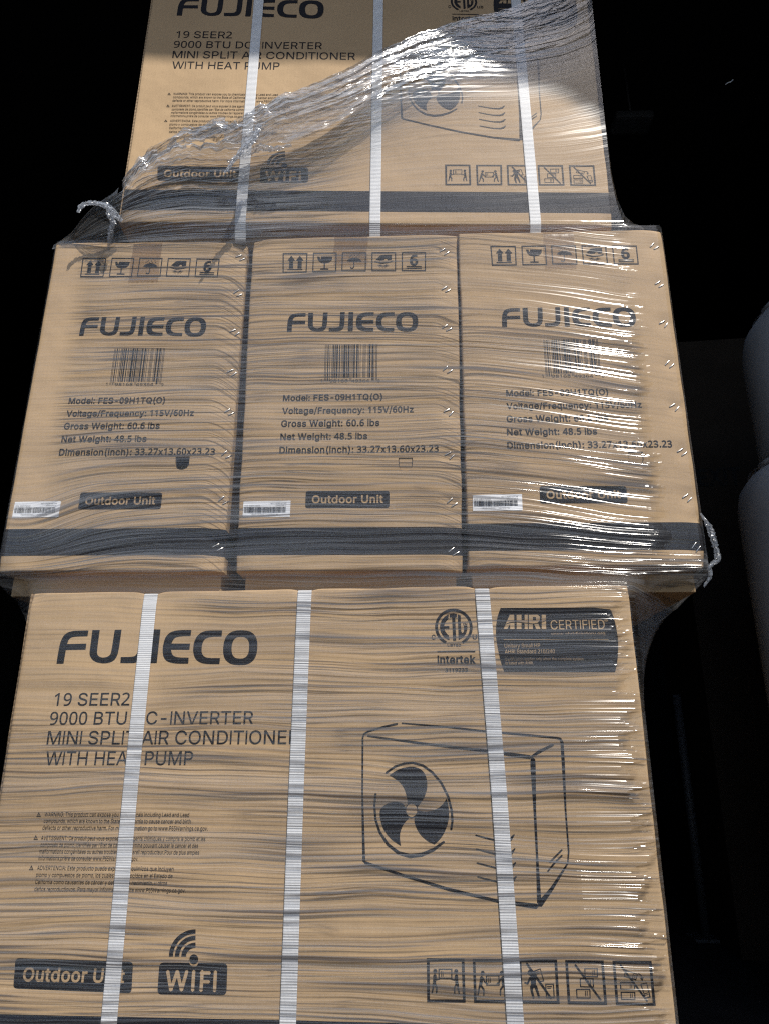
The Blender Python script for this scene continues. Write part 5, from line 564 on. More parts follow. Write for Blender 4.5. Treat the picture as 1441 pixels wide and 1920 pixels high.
random.seed(4)
Cm1 = [(-.1689, 0), (.1667, 0), (.1683, .5792), (-.1655, .584)]
Cm2 = [(-.1657, .0006), (.165, -.0007), (.1738, .5834), (-.1749, .5837)]
Cm3 = [(-.1703, .0007), (.1695, .0003), (.1712, .5776), (-.1676, .579)]
Cb = [(-.423, 0), (.423, 0), (.4211, .585), (-.4256, .5794)]
Ct = [(-.425, -.0028), (.4218, .0001), (.423, .5814), (-.423, .5814)]
ST1 = [(327.3, 553.8), (327.2, 481.7), (328.0, 406.3), (328.1, 332.2), (329.0, 260.0), (329.7, 186.7), (329.9, 111.6), (328.2, 37.4)]
ST2 = [(316.8, 548.2), (318.3, 474.9), (319.0, 401.1), (319.5, 325.6), (320.6, 252.2), (321.2, 179.1), (323.5, 103.8), (324.7, 29.0)]
ST3 = [(322.9, 549.8), (322.9, 475.4), (322.1, 401.1), (322.6, 326.6), (321.7, 252.5), (324.0, 177.2), (323.6, 103.5), (325.8, 27.9)]
DW, FW = 337.9, 846.0
GM = 'three cartons standing end on in the middle layer'
m1, f1 = carton('cardboard_box', (-.3541, .0066, -.0038, .0028), -.0118, DW, 845, Cm1, 'cardboard carton at the left end of the middle layer, with an open dark hand hole', (1.0, 11.0), ST1, 1, 'open', (252.3, 158.3, 274.6, 181.2), GM, tape=(139, 190, 500), dents=((0, 0, 4, 12), (338, 0, 5, 12), (300, 581, 2, 18), (20, 300, .8, 12)))
m2, f2 = carton('cardboard_box', (0, 0, -.0093, 0), -.0118, DW, 845, Cm2, 'cardboard carton in the centre of the middle layer, between two identical cartons', (1.5, 6.0), ST2, 2, 'tab', (242.5, 153.1, 264.2, 175.0), GM, tape=(136, 191, 523), dents=((0, 581, 8, 13), (338, 0, 5, 10), (0, 5, 4, 12)))
m3, f3 = carton('cardboard_box', (.3429, -.0052, -.0059, .0034), -.0118, DW, 845, Cm3, 'cardboard carton at the right end of the middle layer, streaked with glare', (1.5, 3.0), ST3, 3, 'tab', (243, 155, 265, 177), GM, tape=(139.7, 190.7, 506), dents=((338, 0, 10, 12), (338, 70, 3, 10), (338, 581, 2, 8), (0, 0, 3, 9)))
bb, fb = carton('cardboard_box', (-.0310, -.0185, -.0239, -.6132), .0003, FW, 340, Cb, 'wide cardboard carton at the bottom of the stack, under the three end-on cartons', (0.0, 0.0), (), 5, 'front', stripe=(61.0, 20.0), seam=True, dents=((0, 581, 5, 10), (846, 581, 4, 9)), notches=(175.8, 396.8, 644.8))
tt, ft = carton('cardboard_box', (.0213, -.0036, .0393, .6132), -.0092, FW, 340, Ct, 'wide cardboard carton on top of the stack, half in shadow', (0.0, 0.0), (), 6, 'front', stripe=(68.5, 25.0), seam=True, dents=((0, 0, 3, 10), (846, 0, 5, 12), (70, 190, 1.2, 9), (60, 250, 1.0, 7)))
PR = {'logo': ((3.3, 1.017), (0, 1), (.4, 1.0155)), 'spec': ((6.0, 1.0115), (0, 1), (3.9, 1.0057)), 'badge': ((6.4, 1.009), (0, 1), (5.6, 1)), 'bar': ((4.1, 1.014), (0, 1), (.1, 1.025)), 'icon': ((-.5, 1.028), (0, 1), (-1.1, 1.0287))}
for n_, (root, f, dl) in enumerate(((m1, f1, (1.8, 1.5)), (m2, f2, (0, 0)), (m3, f3, (2.0, 3.0)))):
    q = {k: dict(dx=v[n_][0], sx=v[n_][1]) for k, v in PR.items()}
    build_print('logo', logo_ops(63.7, 393.8, 209.4, 38.7), f, root, **q['logo'])
    build_print('specification_text', ART['specification_text'], f, root, **q['spec'])
    build_print('unit_badge', ART['unit_badge'], f, root, **q['badge']); build_print('barcode', ART['barcode'], f, root, **q['bar'])
    build_print('shipping_label', ART['shipping_label'], f, root, dl[0], dl[1], .2)
    for k in range(5): build_print('handling_icon', ART['handling_icon#%d' % k], f, root, dy=(0, 0, 4)[n_], **q['icon'])
for root, f in ((bb, fb), (tt, ft)):
    build_print('logo', logo_ops(51.6, 476.0, 282.0, 51.0), f, root)
    for a, nm in (('product_text', 'product_text'), ('warning_text', 'warning_text'), ('unit_badge_front', 'unit_badge'), ('wifi_badge', 'wifi_badge'), ('appliance_drawing', 'appliance_drawing'), ('etl_mark', 'safety_mark'), ('certification_badge', 'certification_badge')):
        build_print(nm, ART[a], f, root)
    for k in range(5): build_print('lifting_icon', ART['lifting_icon#%d' % k], f, root)

# a second carton behind the lower one carries the back of the middle layer
v_, f_ = box_vf(-.423, .423, .35, .80, 0, .612, .003)
rb = mesh_obj('cardboard_box', v_, f_, MAT_KRAFT); rb.location = (-.03, 0, -.645+ZO); tag(rb, 'plain cardboard carton hidden behind the bottom carton of the stack', 'box')

# ------------------------------------------------------------------ straps
def strap(root, face, pts, w, label, group, zoff):
    """flat woven band: under the carton, up the front over the film side, over the top edge; local frame of the carton"""
    M_ = root.matrix_basis
    path = []
    (x0, y0), (x1, y1) = pts[0], pts[-1]
    def P(x, y, l): return Vector(face.p(x, y, l))
    lf = 1.9
    bot = P(x0, 0, lf); path += [Vector((bot.x, .10, -TR/1000-.0003)), Vector((bot.x, .016, -TR/1000-.0003)), Vector((bot.x, .0105, -TR/1000+.002)), Vector((bot.x, .004, -.012)), Vector((bot.x, -.0015, -.001))]
    n = 40
    for k in range(n+1):
        t = 4+(HS-9)*k/n
        for (xa, ya), (xb, yb) in zip(pts[:-1], pts[1:]):
            if ya <= t <= yb or (t < pts[0][1] and (xa, ya) == pts[0]) or (t > pts[-1][1] and (xb, yb) == pts[-1]):
                x = xa+(xb-xa)*(t-ya)/(yb-ya); break
        path.append(P(x, t, lf))
    tp = path[-1]; hx = face.ah(x1, HS)[1]
    path += [Vector((tp.x, -.0006, hx-.0005)), Vector((tp.x, .0016, hx+.0016)), Vector((tp.x, .006, hx+.0012)), Vector((tp.x, .30, hx+.0010))]
    V, F = [], []; n = len(path)
    for i, p in enumerate(path):
        d = (path[min(n-1, i+1)]-path[max(0, i-1)]).normalized(); nx = Vector((1, 0, 0)); nx = (nx-d*nx.dot(d)).normalized(); nn = nx.cross(d)
        for (sx, th) in ((-1, .35), (-.85, .5), (0, .55), (.85, .5), (1, .35), (1, -.35), (-1, -.35)):
            V.append(p+nx*sx*w/2000+nn*th/1000)
    for i in range(n-1):
        for k in range(7): F.append([i*7+k, i*7+(k+1) % 7, (i+1)*7+(k+1) % 7, (i+1)*7+k])
    F += [list(range(7)), [(n-1)*7+k for k in range(7)][::-1]]
    o = mesh_obj('packing_strap', V, F, MAT_STRAP, smooth=False); o.location = root.location; o.rotation_euler = root.rotation_euler
    tag(o, label, 'strap', group)
GB = 'white woven straps round the wide cartons'
for (a, b_, c_), lab in (((179.6, 176.2, 175.8), 'white woven strap over the bottom carton, crossing the letter J of the big logo'), ((395.2, 395.0, 396.8), 'white woven strap down the middle of the bottom carton'), ((661.3, 655.0, 644.8), 'white woven strap on the bottom carton, over the louvres of the drawing')):
    strap(bb, fb, [(a, 64), (b_, 316), (c_, 583)], 19.5, lab, GB, 0)
for (a, c_), lab in (((206.9, 207.2), 'white woven strap on the top carton, left, crossing the WIFI and unit badges'), ((437.3, 438.4), 'white woven strap down the middle of the top carton'), ((712.6, 705.2), 'white woven strap on the top carton, right, over the lifting icons')):
    strap(tt, ft, [(a, 0), (c_, 531)], 18.5, lab, GB, 0)

# ------------------------------------------------------------------ stretch wrap
wrap = tag(empty('stretch_wrap', (0, 0, ZO)), 'clear plastic stretch wrap round the whole stack, gathered and torn at the top left', 'plastic wrap')
def film_sheet(name, P, U, V, ply_sheen, slack, mat, keep=None):
    """P: (nv, nu, 3) points; U, V uv in metres; ply and slack per vertex"""
    nv, nu = P.shape[:2]; idx = np.arange(nv*nu).reshape(nv, nu)
    q = np.stack([idx[:-1, :-1], idx[:-1, 1:], idx[1:, 1:], idx[1:, :-1]], -1).reshape(-1, 4)
    if keep is not None:
        kk = keep.reshape(-1); q = q[kk[q].all(1)]
    used = np.unique(q); remap = -np.ones(nv*nu, int); remap[used] = np.arange(len(used)); q = remap[q]
    me = bpy.data.meshes.new(name); me.vertices.add(len(used)); me.vertices.foreach_set('co', P.reshape(-1, 3)[used].astype(np.float32).ravel())
    me.loops.add(q.size); me.loops.foreach_set('vertex_index', q.ravel().astype(np.int32)); me.polygons.add(len(q))
    me.polygons.foreach_set('loop_start', np.arange(0, q.size, 4, dtype=np.int32)); me.polygons.foreach_set('loop_total', np.full(len(q), 4, dtype=np.int32))
    me.update(calc_edges=True); me.validate()
    uvl = me.uv_layers.new(name='UVMap'); UVv = np.stack([U.reshape(-1)[used], V.reshape(-1)[used]], -1)[q.ravel()]
    uvl.data.foreach_set('uv', UVv.astype(np.float32).ravel())
    for nm, arr in (('ply_sheen', ply_sheen), ('slack', slack)):
        a = me.attributes.new(nm, 'FLOAT', 'POINT'); a.data.foreach_set('value', np.broadcast_to(arr, (nv, nu)).reshape(-1)[used].astype(np.float32))
    me.materials.append(mat); me.polygons.foreach_set('use_smooth', np.ones(len(q), bool)); me.update()
    return link(bpy.data.objects.new(name, me), wrap)
def ridges(u, v, seed=0):
    vv = v+.025*(vn(u*1.7, v*4.0, seed+1)-.5)+.003*(vn(u*7, v*22, seed+2)-.5)
    a = 1-np.abs(2*vn(u*4.0, vv*75, seed+3)-1); b = 1-np.abs(2*vn(u*7.0, vv*190, seed+4)-1)
    return .9*a**3+.45*b**2

# main sheet: bottom carton and middle layer
zs = np.concatenate([np.arange(-.655, .586, .0017)]); nv = len(zs)
def main_path(z):
    """corner points (x, y) of the film's plan at height z: left back, left corner, m, right corner, right back"""
    tl = float(sstep(-.085, -.020, z)); trr = float(np.clip((z+.205)/(.175), 0, 1))**2.3
    xl = -.4575*(1-tl)+(-.5238+.0030*min(1, max(0, z/.58)))*tl; xr = .3955*(1-trr)+.5140*trr
    k = float(sstep(-.036, -.006, z)); ylb = -.0084; yrb = -.0290
    le = -.0118*max(z, 0)
    ymid = lambda x: np.interp(x, [-.5255, .174, .515], [.0066, -.0046, -.0066])+le
    yl = (1-k)*ylb+k*ymid(-.5255); yr = (1-k)*yrb+k*ymid(.515)
    return xl, xr, yl, yr, k, ymid, trr
nu_f, nu_s = 170, 14
P = np.zeros((nv, nu_f+2*nu_s, 3)); U = np.zeros((nv, nu_f+2*nu_s)); Vv = np.zeros_like(U)
for j, z in enumerate(zs):
    xl, xr, yl, yr, k, ymid, trr = main_path(z)
    tf = np.linspace(0, 1, nu_f); xf = xl+(xr-xl)*tf
    yb = np.interp(xf, [-.53, -.457, .394, .52], [.085, -.0084, -.0288, .150])
    ym = ymid(xf); yf = (1-k)*yb+k*ym-.0040
    c = np.clip(1-np.minimum(xf-xl, xr-xf)/.006, 0, 1); yf = yf+.006*(1-np.sqrt(np.maximum(1-c*c, 0)))
    ts = (np.linspace(0, 1, nu_s+1)[:-1])[::-1]
    ys_l = yf[0]+(.36-yf[0])*ts+.001; ys_r = yf[-1]+(.36-yf[-1])*ts[::-1]+.001
    bulge = .010*np.sin(pi*ts)
    P[j, :nu_s, 0] = xl-.0004-bulge*.1; P[j, :nu_s, 1] = ys_l
    P[j, nu_s:nu_s+nu_f, 0] = xf; P[j, nu_s:nu_s+nu_f, 1] = yf
    P[j, nu_s+nu_f:, 0] = xr+.0003+bulge[::-1]*(.1 if z > -.03 else .3+1.2*vn(z*9, 1.1)); P[j, nu_s+nu_f:, 1] = ys_r
    P[j, :, 2] = z
    s = np.concatenate([[0], np.cumsum(np.hypot(np.diff(P[j, :, 0]), np.diff(P[j, :, 1])))]); U[j] = s-s[nu_s]+xl; Vv[j] = z
# folds slope: down to the right over the right carton, up to the left at the far left
X = P[:, :, 0]; Z = P[:, :, 2]
Vs = Vv+sstep(.05, .45, X)*(X-.05)*.11*sstep(-.05, .1, Z)-sstep(-.2, -.5, X)*0+.05*np.exp(-((X+.50)/.10)**2)*sstep(.3, .0, Z)*sstep(-.03, .05, Z)
R = ridges(U, Vs)
slack = np.ones_like(X)
slack *= 1-.93*sstep(-.43, -.485, X)*sstep(-.02, .02, Z)*(.6+.4*sstep(.12, .25, Z))
slack *= 1-.90*sstep(.437, .462, X+.02*(vn(Z*160, X*3, 9)-.5))*sstep(.0, .03, Z)
slack *= 1-.75*sstep(-.17, -.28, X)*sstep(-.27, -.15, Z)*sstep(.0, -.05, Z)
slack *= 1-.90*sstep(.368, .382, X+.03*(vn(Z*160, X*3, 5)-.5))*sstep(-.03, -.06, Z)
slack *= .95+.5*vn(X*3.0, Z*6.0, 21)
slack *= 1-.62*sstep(.33, .45, Z)*sstep(.1, .2, X)
slack *= 1-.40*np.exp(-((X-.31)/.10)**2-((Z-.22)/.16)**2)
slack *= 1+1.6*sstep(.20, .33, X)*sstep(-.16, -.26, Z)+.8*sstep(.15, .25, X)*sstep(-.09, -.05, Z)*sstep(.02, -.02, Z)
slack *= 1-.75*sstep(.394, .404, X)*sstep(-.03, -.05, Z)
P[:, :, 1] -= .0007*R*np.clip(slack, 0, 1)*(np.abs(np.arange(X.shape[1])[None, :]-(nu_s+nu_f/2)) < nu_f/2)
slack *= 1-.6*sstep(-.045, -.03, Z)*sstep(.004, -.006, Z)*sstep(.25, .0, X)
ply_sheen = .0*Z+.10*sstep(.0, .03, Z)*vn(X*2, Z*3, 30)+.08*vn(X*2, Z*4, 31)
ply_sheen += .12*np.exp(-((Z+.505)/.007)**2)*sstep(.45, .6, vn(X*2.5, 3.3, 8)+.35)
film_sheet('film_sheet', P, U, Vs, np.clip(ply_sheen, 0, 1), np.clip(slack, 0, 3), MAT_FILM)

# upper sheet: fans out from the left corner of the middle layer to a gathered, torn upper edge
cu = np.array([(-.5240, .004, .585), (-.4057, -.022, .6429), (-.3734, -.027, .702), (-.3422, -.032, .7339), (-.287, -.038, .7668), (-.2077, -.047, .7803), (-.1628, -.055, .8078), (-.1238, -.06, .8314), (-.0534, -.064, .8665), (-.0158, -.060, .8938), (.0557, -.050, .9627), (.1314, -.036, 1.0219), (.2240, -.026, 1.0757), (.3071, -.020, 1.113), (.400, -.010, 1.19), (.448, -.004, 1.26), (.452, .004, 1.30)])
cl = np.array([(-.5255, .003, .575), (-.40, -.008, .578), (-.20, -.011, .580), (0, -.0125, .582), (.10, -.0125, .583), (.20, -.0145, .584), (.30, -.0150, .584), (.36, -.0155, .584), (.42, -.0160, .584), (.46, -.0160, .584), (.486, -.011, .584)])
def resample(c, n, key=None):
    s = np.concatenate([[0], np.cumsum(np.linalg.norm(np.diff(c, axis=0), axis=1))]); s /= s[-1]; q = np.linspace(0, 1, n)
    return np.stack([np.interp(q, s, c[:, k]) for k in range(3)], -1)
nU, nV = 260, 330
cu = resample(cu, nU); cl = resample(cl, nU)
for _ in range(5): cu[1:-1] = (cu[:-2]+2*cu[1:-1]+cu[2:])/4
q = np.linspace(0, 1, nU)[None, :]; v = np.linspace(0, 1, nV)[:, None]
P = cl[None]*(1-v[..., None])+cu[None]*v[..., None]
jag = (.006*(vn(q*30, v*0+1.5, 40)-.5)+.003*(vn(q*120, v*0+.5, 41)-.5))
P[:, :, 2] += jag*v**6*sstep(.08, .2, q)
xmax = np.interp(P[:, -1, 2], [.584, .60, .62, .66, .72, 1.24], [.486, .470, .459, .4515, .4475, .4505])[:, None]; xle = P[:, -1:, 0]
P[:, :, 0] = P[:, :1, 0]+(P[:, :, 0]-P[:, :1, 0])*(xmax-P[:, :1, 0])/(xle-P[:, :1, 0])
# plane of the top carton; the sheet rests on its foot and stands off towards the gathered edge
yt = -.0036+.0393*(P[:, :, 0]-.021)-.0092*(P[:, :, 2]-.613)
inb = sstep(.590, .618, P[:, :, 2])
ytop = np.where(P[:, :, 0] < -.402, -.021, yt)-.0045
off = .050*sstep(.35, .95, v)*np.sin(pi*np.clip(q, 0, 1))**.8*sstep(.90, .38, q)+.004*v
low = P[:, :, 1]*(1-inb)+np.minimum(P[:, :, 1]*0+ytop, 1)*inb
left = sstep(.30, .14, q)*0
P[:, :, 1] = np.where(v < .5, low, low)-off
tt_ = sstep(.10, .0, q); P[:, :, 1] = P[:, :, 1]*(1-tt_)+tt_*(cl[None, :, 1]*(1-v)+cu[None, :, 1]*v)
side = sstep(.965, 1.0, q)*1.0
Ld = np.linalg.norm(cl[-1]-cl[0]); U = q*Ld+0*v; hh_ = np.linalg.norm(cu-cl, axis=1)[None, :]; Vv = v*(.18+.42*q)+0*q
rope = sstep(.66, .80, v)*sstep(.12, .3, q)*sstep(1.02, .80, q)
Rr = ridges(U, v*.45, 7); sl_ = (.55+.6*vn(U*5, v*8, 81))*(1-.85*sstep(.80, .55, v)*sstep(.35, .60, q))*(1-.6*sstep(.7, .8, q))*(1+.7*sstep(.6, .4, q)*sstep(.9, .7, v))
cr_u, cr_v = P[:, :, 0], P[:, :, 2]
cr = (vn(cr_u*70, cr_v*70, 50)-.5)*.010+(vn(cr_u*180, cr_v*180, 51)-.5)*.005
crm = sstep(.62, .85, v)*sstep(.46, .30, q)*sstep(.10, .16, q)
P[:, :, 1] -= .0007*Rr*sl_+rope*(.0035*Rr)*(1-.8*sstep(.6, .8, q))+crm*cr*1.0
P[:, :, 2] += crm*cr*.8+rope*.004*(vn(U*20, v*60, 60)-.5)
keep = ~((q < .33) & (q > .12) & (v > .80) & (vn(q*70, v*16, 72) > .60+.25*(1-v)*4))
ply_sheen = .04+.50*rope+.42*sstep(.50, .72, v)*sstep(.35, .6, q)*(.4+.6*vn(U*4, v*14, 80))+.12*sstep(.3, .6, q)+.30*sstep(.55, .35, q)*sstep(.05, .15, q)+.5*crm+.15*sstep(.12, .0, q)+.05*sstep(.12, .0, v)  # raised at upper right to paint bluish sky sheen, besides real gathered layers
slack = sl_
film_sheet('upper_film_sheet', P, U, Vv, np.clip(ply_sheen, 0, 1.3), np.clip(slack, 0, 1.3), MAT_FILM, keep)
# gathered rope of film along the torn edge
gU, gV = 300, 34; gq = np.linspace(.13, .93, gU)[None, :]; gv = np.linspace(0, 1, gV)[:, None]
ci_ = np.stack([np.interp(gq[0], np.linspace(0, 1, nU), cu[:, k]) for k in range(3)], -1); cl_ = np.stack([np.interp(gq[0], np.linspace(0, 1, nU), cl[:, k]) for k in range(3)], -1)
wd = .012+.088*sstep(.24, .42, gq)*sstep(1.0, .75, gq)+.012*(vn(gq*14, 0*gq, 90)-.5); dirv = (cl_-ci_)/np.linalg.norm(cl_-ci_, axis=1)[:, None]
P = ci_[None]+dirv[None]*(gv*wd)[..., None]
yt = np.where(P[:, :, 0] < -.402, -.021, -.0036+.0393*(P[:, :, 0]-.021)-.0092*(P[:, :, 2]-.613))
P[:, :, 1] = yt-.007-.052*np.sin(pi*gq)**.8*(1-.25*gv)*sstep(.90, .38, gq)
gx, gz = P[:, :, 0], P[:, :, 2]
sft = .35+.65*sstep(.45, .30, gq); gs = gq*1.0+gv*.10
cr = ((vn(gs*46, gv*9+gs*18, 91)-.5)*.012+(vn(gs*150, gv*22, 92)-.5)*.006)*sft
P[:, :, 1] += cr; P[:, :, 2] += .6*cr*np.sin(pi*gv)+.004*(vn(gq*70, gv*2, 93)-.5)
film_sheet('gathered_film', P, gq*1.1+0*gv, gv*wd*1.6, .16+.5*vn(gs*30, gv*8, 94)**2+.25*sstep(.18, .0, gv), 1.0+0*P[:, :, 0], MAT_ROPE)
# side of the upper sheet, wrapped round the right of the top carton
nS = 40; zz = np.linspace(.584, 1.31, 300)[:, None]; s_ = np.linspace(0, 1, nS)[None, :]
xe = np.interp(zz, [.584, .60, .62, .66, .72, 1.24], [.486, .470, .459, .4515, .4475, .4505]); ye = np.interp(zz, [.584, .60, .62, .66, .72, 1.24], [-.012, -.006, -.001, .004, .006, .006])
P = np.stack([xe+.001+.004*np.sin(pi*s_)*vn(zz*9, 0*s_, 3), ye+(.34-ye)*s_, zz+0*s_], -1)
film_sheet('side_film_sheet', P, P[:, :, 1]*1.0, P[:, :, 2]*1.0,   .08+0*P[:, :, 0], .6+0*P[:, :, 0], MAT_FILM)

def crumple(name, pts, radii, seed, parent=wrap, sc=120, seg=14, fill=1.0):
    """twisted, crumpled tail of film: a creased tube open at the ends"""
    n = 60; c = resample(np.array(pts, float), n); rad = np.interp(np.linspace(0, 1, n), np.linspace(0, 1, len(radii)), radii)
    P = np.zeros((n, seg+1, 3)); U = np.zeros((n, seg+1)); Vq = np.zeros((n, seg+1))
    for i in range(n):
        d = Vector(c[min(n-1, i+1)]-c[max(0, i-1)]).normalized(); a = d.cross(Vector((0, 1, 0)))
        a = (a if a.length > .05 else d.cross(Vector((1, 0, 0)))).normalized(); b = d.cross(a)
        for k in range(seg+1):
            t = 2*pi*(k % seg)/seg; r = rad[i]*(.25+1.5*float(vn(i*.8, (k % seg)*1.4, seed)))
            p = Vector(c[i])+a*r*cos(t)+b*r*sin(t)*.8+d*.002*(float(vn(i*.9, (k % seg)*1.3, seed+5))-.5); P[i, k] = p; U[i, k] = i*.002; Vq[i, k] = k*.002
    o = film_sheet(name, P, U, Vq, np.full((n, seg+1), .42*fill), np.full((n, seg+1), .8), MAT_CRUMPLE)
    o.data.polygons.foreach_set('use_smooth', np.zeros(len(o.data.polygons), bool))
    return o
crumple('twisted_film_tail', [(-.461, -.050, .606), (-.459, -.050, .616), (-.452, -.050, .624), (-.438, -.048, .627), (-.420, -.045, .624), (-.410, -.040, .619), (-.404, -.034, .612), (-.396, -.026, .607)], [.0022, .003, .003, .003, .0035, .0055, .005, .002], 3)
crumple('twisted_film_tail', [(-.412, -.044, .617), (-.410, -.044, .606), (-.404, -.040, .594), (-.409, -.034, .582), (-.414, -.024, .566), (-.418, -.014, .558)], [.004, .005, .0035, .004, .003, .0015], 8, fill=.5)
crumple('crumpled_film_edge', [(.513, -.006, .082), (.521, -.008, .062), (.526, -.006, .040), (.529, -.004, .022), (.528, -.004, .012), (.514, -.006, .003), (.515, -.004, -.012), (.505, .0, -.026)], [.001, .003, .004, .0035, .003, .0025, .0025, .001], 13, fill=.2)
crumple('crumpled_film_edge', [(-.372, -.036, .706), (-.345, -.040, .732), (-.318, -.043, .748), (-.287, -.046, .766), (-.25, -.050, .772), (-.208, -.054, .782)], [.002, .003, .0025, .004, .004, .004], 19, fill=.45)
crumple('crumpled_film_edge', [(-.215, -.056, .700), (-.185, -.060, .712), (-.160, -.064, .722), (-.135, -.066, .716), (-.105, -.068, .722)], [.002, .004, .005, .004, .002], 23, fill=.2)
crumple('twisted_film_tail', [(-.158, -.086, .748), (-.164, -.090, .712), (-.180, -.094, .690), (-.192, -.095, .665), (-.206, -.094, .640)], [.004, .005, .004, .003, .0015], 27, fill=.9)  # hanging strand added to throw the slanting shadow on the left carton

# ------------------------------------------------------------------ pallet
pal = tag(empty('wooden_pallet', (-.03, 0, 0)), 'plain wooden pallet under the bottom carton', 'pallet')
pz = -.645+ZO
for k in range(7): box_obj('deck_board', (-.52, .52, -.02+k*.135, .08+k*.135, pz-.022, pz-.001), MAT_WOOD, pal, .002)
for k in range(3): box_obj('stringer', (-.52+k*.495, -.47+k*.495, -.018, .888, .020, pz-.0225), MAT_WOOD, pal, .002)
for k in range(3): box_obj('base_board', (-.52, .52, -.02+k*.405, .08+k*.405, .0005, .0195), MAT_WOOD, pal, .002)

# ------------------------------------------------------------------ unseen warehouse front, shaped for its shadow, and the dark inside
def structure(name, dims, mat, kind='structure'):
    o = box_obj(name, dims, mat); o['kind'] = kind; return o
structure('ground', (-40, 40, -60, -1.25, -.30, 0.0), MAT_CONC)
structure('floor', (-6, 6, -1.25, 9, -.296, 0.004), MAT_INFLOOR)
bld = tag(empty('warehouse', (0, -1.25, 0)), 'dark warehouse with an unseen front wall, its arch shaped to shade the stack', 'building')
def part(name, dims, mat): return box_obj(name, dims, mat, bld)
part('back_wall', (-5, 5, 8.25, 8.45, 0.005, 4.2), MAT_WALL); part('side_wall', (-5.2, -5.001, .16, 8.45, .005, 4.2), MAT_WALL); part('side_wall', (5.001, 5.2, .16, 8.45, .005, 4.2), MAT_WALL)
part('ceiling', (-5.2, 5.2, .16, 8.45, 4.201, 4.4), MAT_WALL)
# unseen front wall added to cast shade: outline of its opening (x, z)
# the arch: where sun rays that graze the shadow line on the top carton cross the wall plane
_sh = [(-.44, -.025, .987), (-.371, -.022, .980), (-.221, -.017, .979), (-.072, -.011, .984), (.089, -.004, .978), (.178, -.001, .957), (.244, .002, .936), (.325, .006, .916), (.383, .008, .892), (.438, .011, .842)]
_ar = [(x+SUN.x/-SUN.y*(y+1.25), z+ZO+SUN.z/-SUN.y*(y+1.25)) for x, y, z in _sh][::-1]
xr_, zr_ = _ar[0]; xl_, zl_ = _ar[-1]
op_ = [(xr_+.17, .005), (xr_+.17, zr_-.50), (xr_+.15, zr_-.28), (xr_+.09, zr_-.12)]+_ar+[(xl_-.5, zl_-.02), (xl_-1.0, zl_-.10), (xl_-1.5, zl_-.25), (xl_-1.9, zl_-.55), (xl_-2.0, zl_-.9), (xl_-2.0, .005)]
outer = [(5.2, .005), (5.2, 4.4), (-5.2, 4.4), (-5.2, .005)]
ring = [(x, z) for x, z in outer]+op_[::-1]
tr_ = tessellate_polygon([[Vector((x, z, 0)) for x, z in ring]])
n = len(ring); Vw = [(x, 0, z) for x, z in ring]+[(x, .158, z) for x, z in ring]
Fw = [list(t) for t in tr_]+[[i+n for i in t][::-1] for t in tr_]+[[i, (i+1) % n, n+(i+1) % n, n+i] for i in range(n)]
mesh_obj('shade_casting_wall', Vw, Fw, [MAT_FACADE, MAT_WALL], bld, midx=[0]*len(tr_)+[1]*len(tr_)+[0]*n)

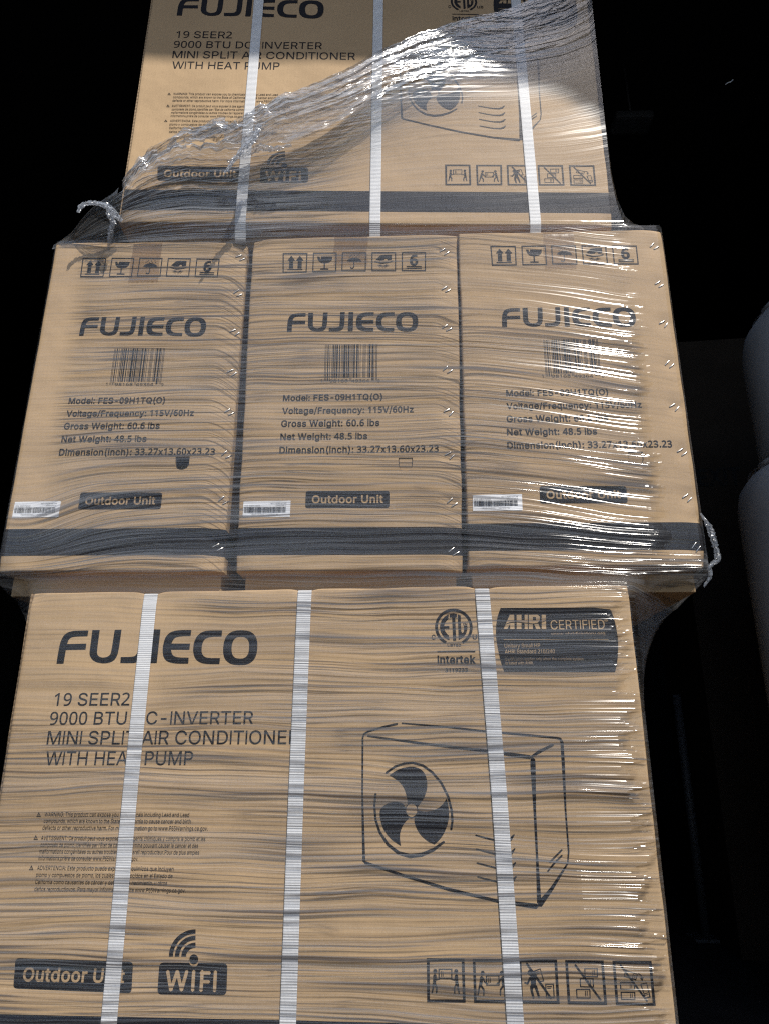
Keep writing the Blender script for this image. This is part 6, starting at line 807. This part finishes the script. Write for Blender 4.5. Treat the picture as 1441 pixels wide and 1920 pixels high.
# things dimly seen inside, right of the stack
def drum(z0, z1, cx, cy, r, label):
    V, F = [], []; prof = [(r*.2, z1-z0), (r-.10, z1-z0), (r-.055, z1-z0-.004), (r-.028, z1-z0-.016), (r-.010, z1-z0-.040), (r-.002, z1-z0-.075), (r, z1-z0-.11), (r, .05), (r-.01, .01), (r-.04, 0)]
    seg = 96
    for (rr, z) in prof:
        for k in range(seg): t = 2*pi*k/seg; V.append((rr*cos(t), rr*sin(t), z))
    for i in range(len(prof)-1):
        for k in range(seg): F.append([i*seg+k, i*seg+(k+1) % seg, (i+1)*seg+(k+1) % seg, (i+1)*seg+k][::-1])
    F.append(list(range(seg))); F.append([(len(prof)-1)*seg+k for k in range(seg)][::-1])
    root = tag(empty('drum', (cx, cy, z0)), label, 'drum', 'pale drums right of the stack')
    mesh_obj('drum_body', V, F, MAT_ROLL, root, smooth=True)
    tube('rim', [Vector((r*.86*cos(a), r*.86*sin(a), z1-z0)) for a in np.linspace(0, 2*pi, 49)], .008, MAT_ROLL, root)
drum(.004, ZO+.402, 1.185, .60, .30, 'lower pale grey drum in the shade right of the stack')
drum(ZO+.4105, ZO+.83, 1.262, .60, .30, 'upper pale grey drum standing on another drum')
ex = tag(empty('large_carton', (1.52, 1.30, .004), (0, 0, -.10)), 'tall dark carton marked EXIT in the shade behind the drums', 'box')
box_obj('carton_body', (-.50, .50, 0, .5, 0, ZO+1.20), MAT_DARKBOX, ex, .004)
def free_text(s, x0, z0, w, h, y, parent, mat, bold=3):
    V, F = [], []; tot = sum(glyph_tris(ch, bold)[0] for ch in s); x = x0
    for ch in s:
        adv, gv, gf = glyph_tris(ch, bold); n0 = len(V)
        V += [(x+q[0]*w/tot, y, z0+q[1]*h/1068) for q in gv]; F += [[n0+i for i in f] for f in gf]; x += adv*w/tot
    return mesh_obj('lettering', V, F, mat, parent)
free_text('EXIT', -.435, ZO+.63, .15, .06, -.002, ex, MAT_DARKINK)
lamp = tag(empty('ceiling_lamp', (1.30, 2.0, ZO+2.95)), 'unlit oblong ceiling lamp in the dark above right of the stack', 'lamp')
box_obj('lamp_shade', (-.10, .10, -.06, .06, -.02, .03), MAT_LAMP, lamp, .015); tube('cable', [Vector((0, 0, .05)), Vector((0, 0, .45))], .006, MAT_STEEL, lamp)
post = tag(empty('steel_post', (1.02, 1.6, .004)), 'thin steel post dimly seen right of the bottom carton', 'post')
tube('post_shaft', [Vector((0, 0, .01)), Vector((0, 0, .75))], .014, MAT_STEEL, post, seg=12); box_obj('foot_plate', (-.05, .05, -.05, .05, 0, .009), MAT_STEEL, post, .002)
th = tube('loose_thread', [Vector((.846, .3, 1.256+ZO)), Vector((.853, .3, 1.261+ZO)), Vector((.860, .3, 1.264+ZO)), Vector((.866, .3, 1.271+ZO))], .0009, MAT_PAPER)
tag(th, 'short pale thread hanging in the dark right of the top carton', 'thread')
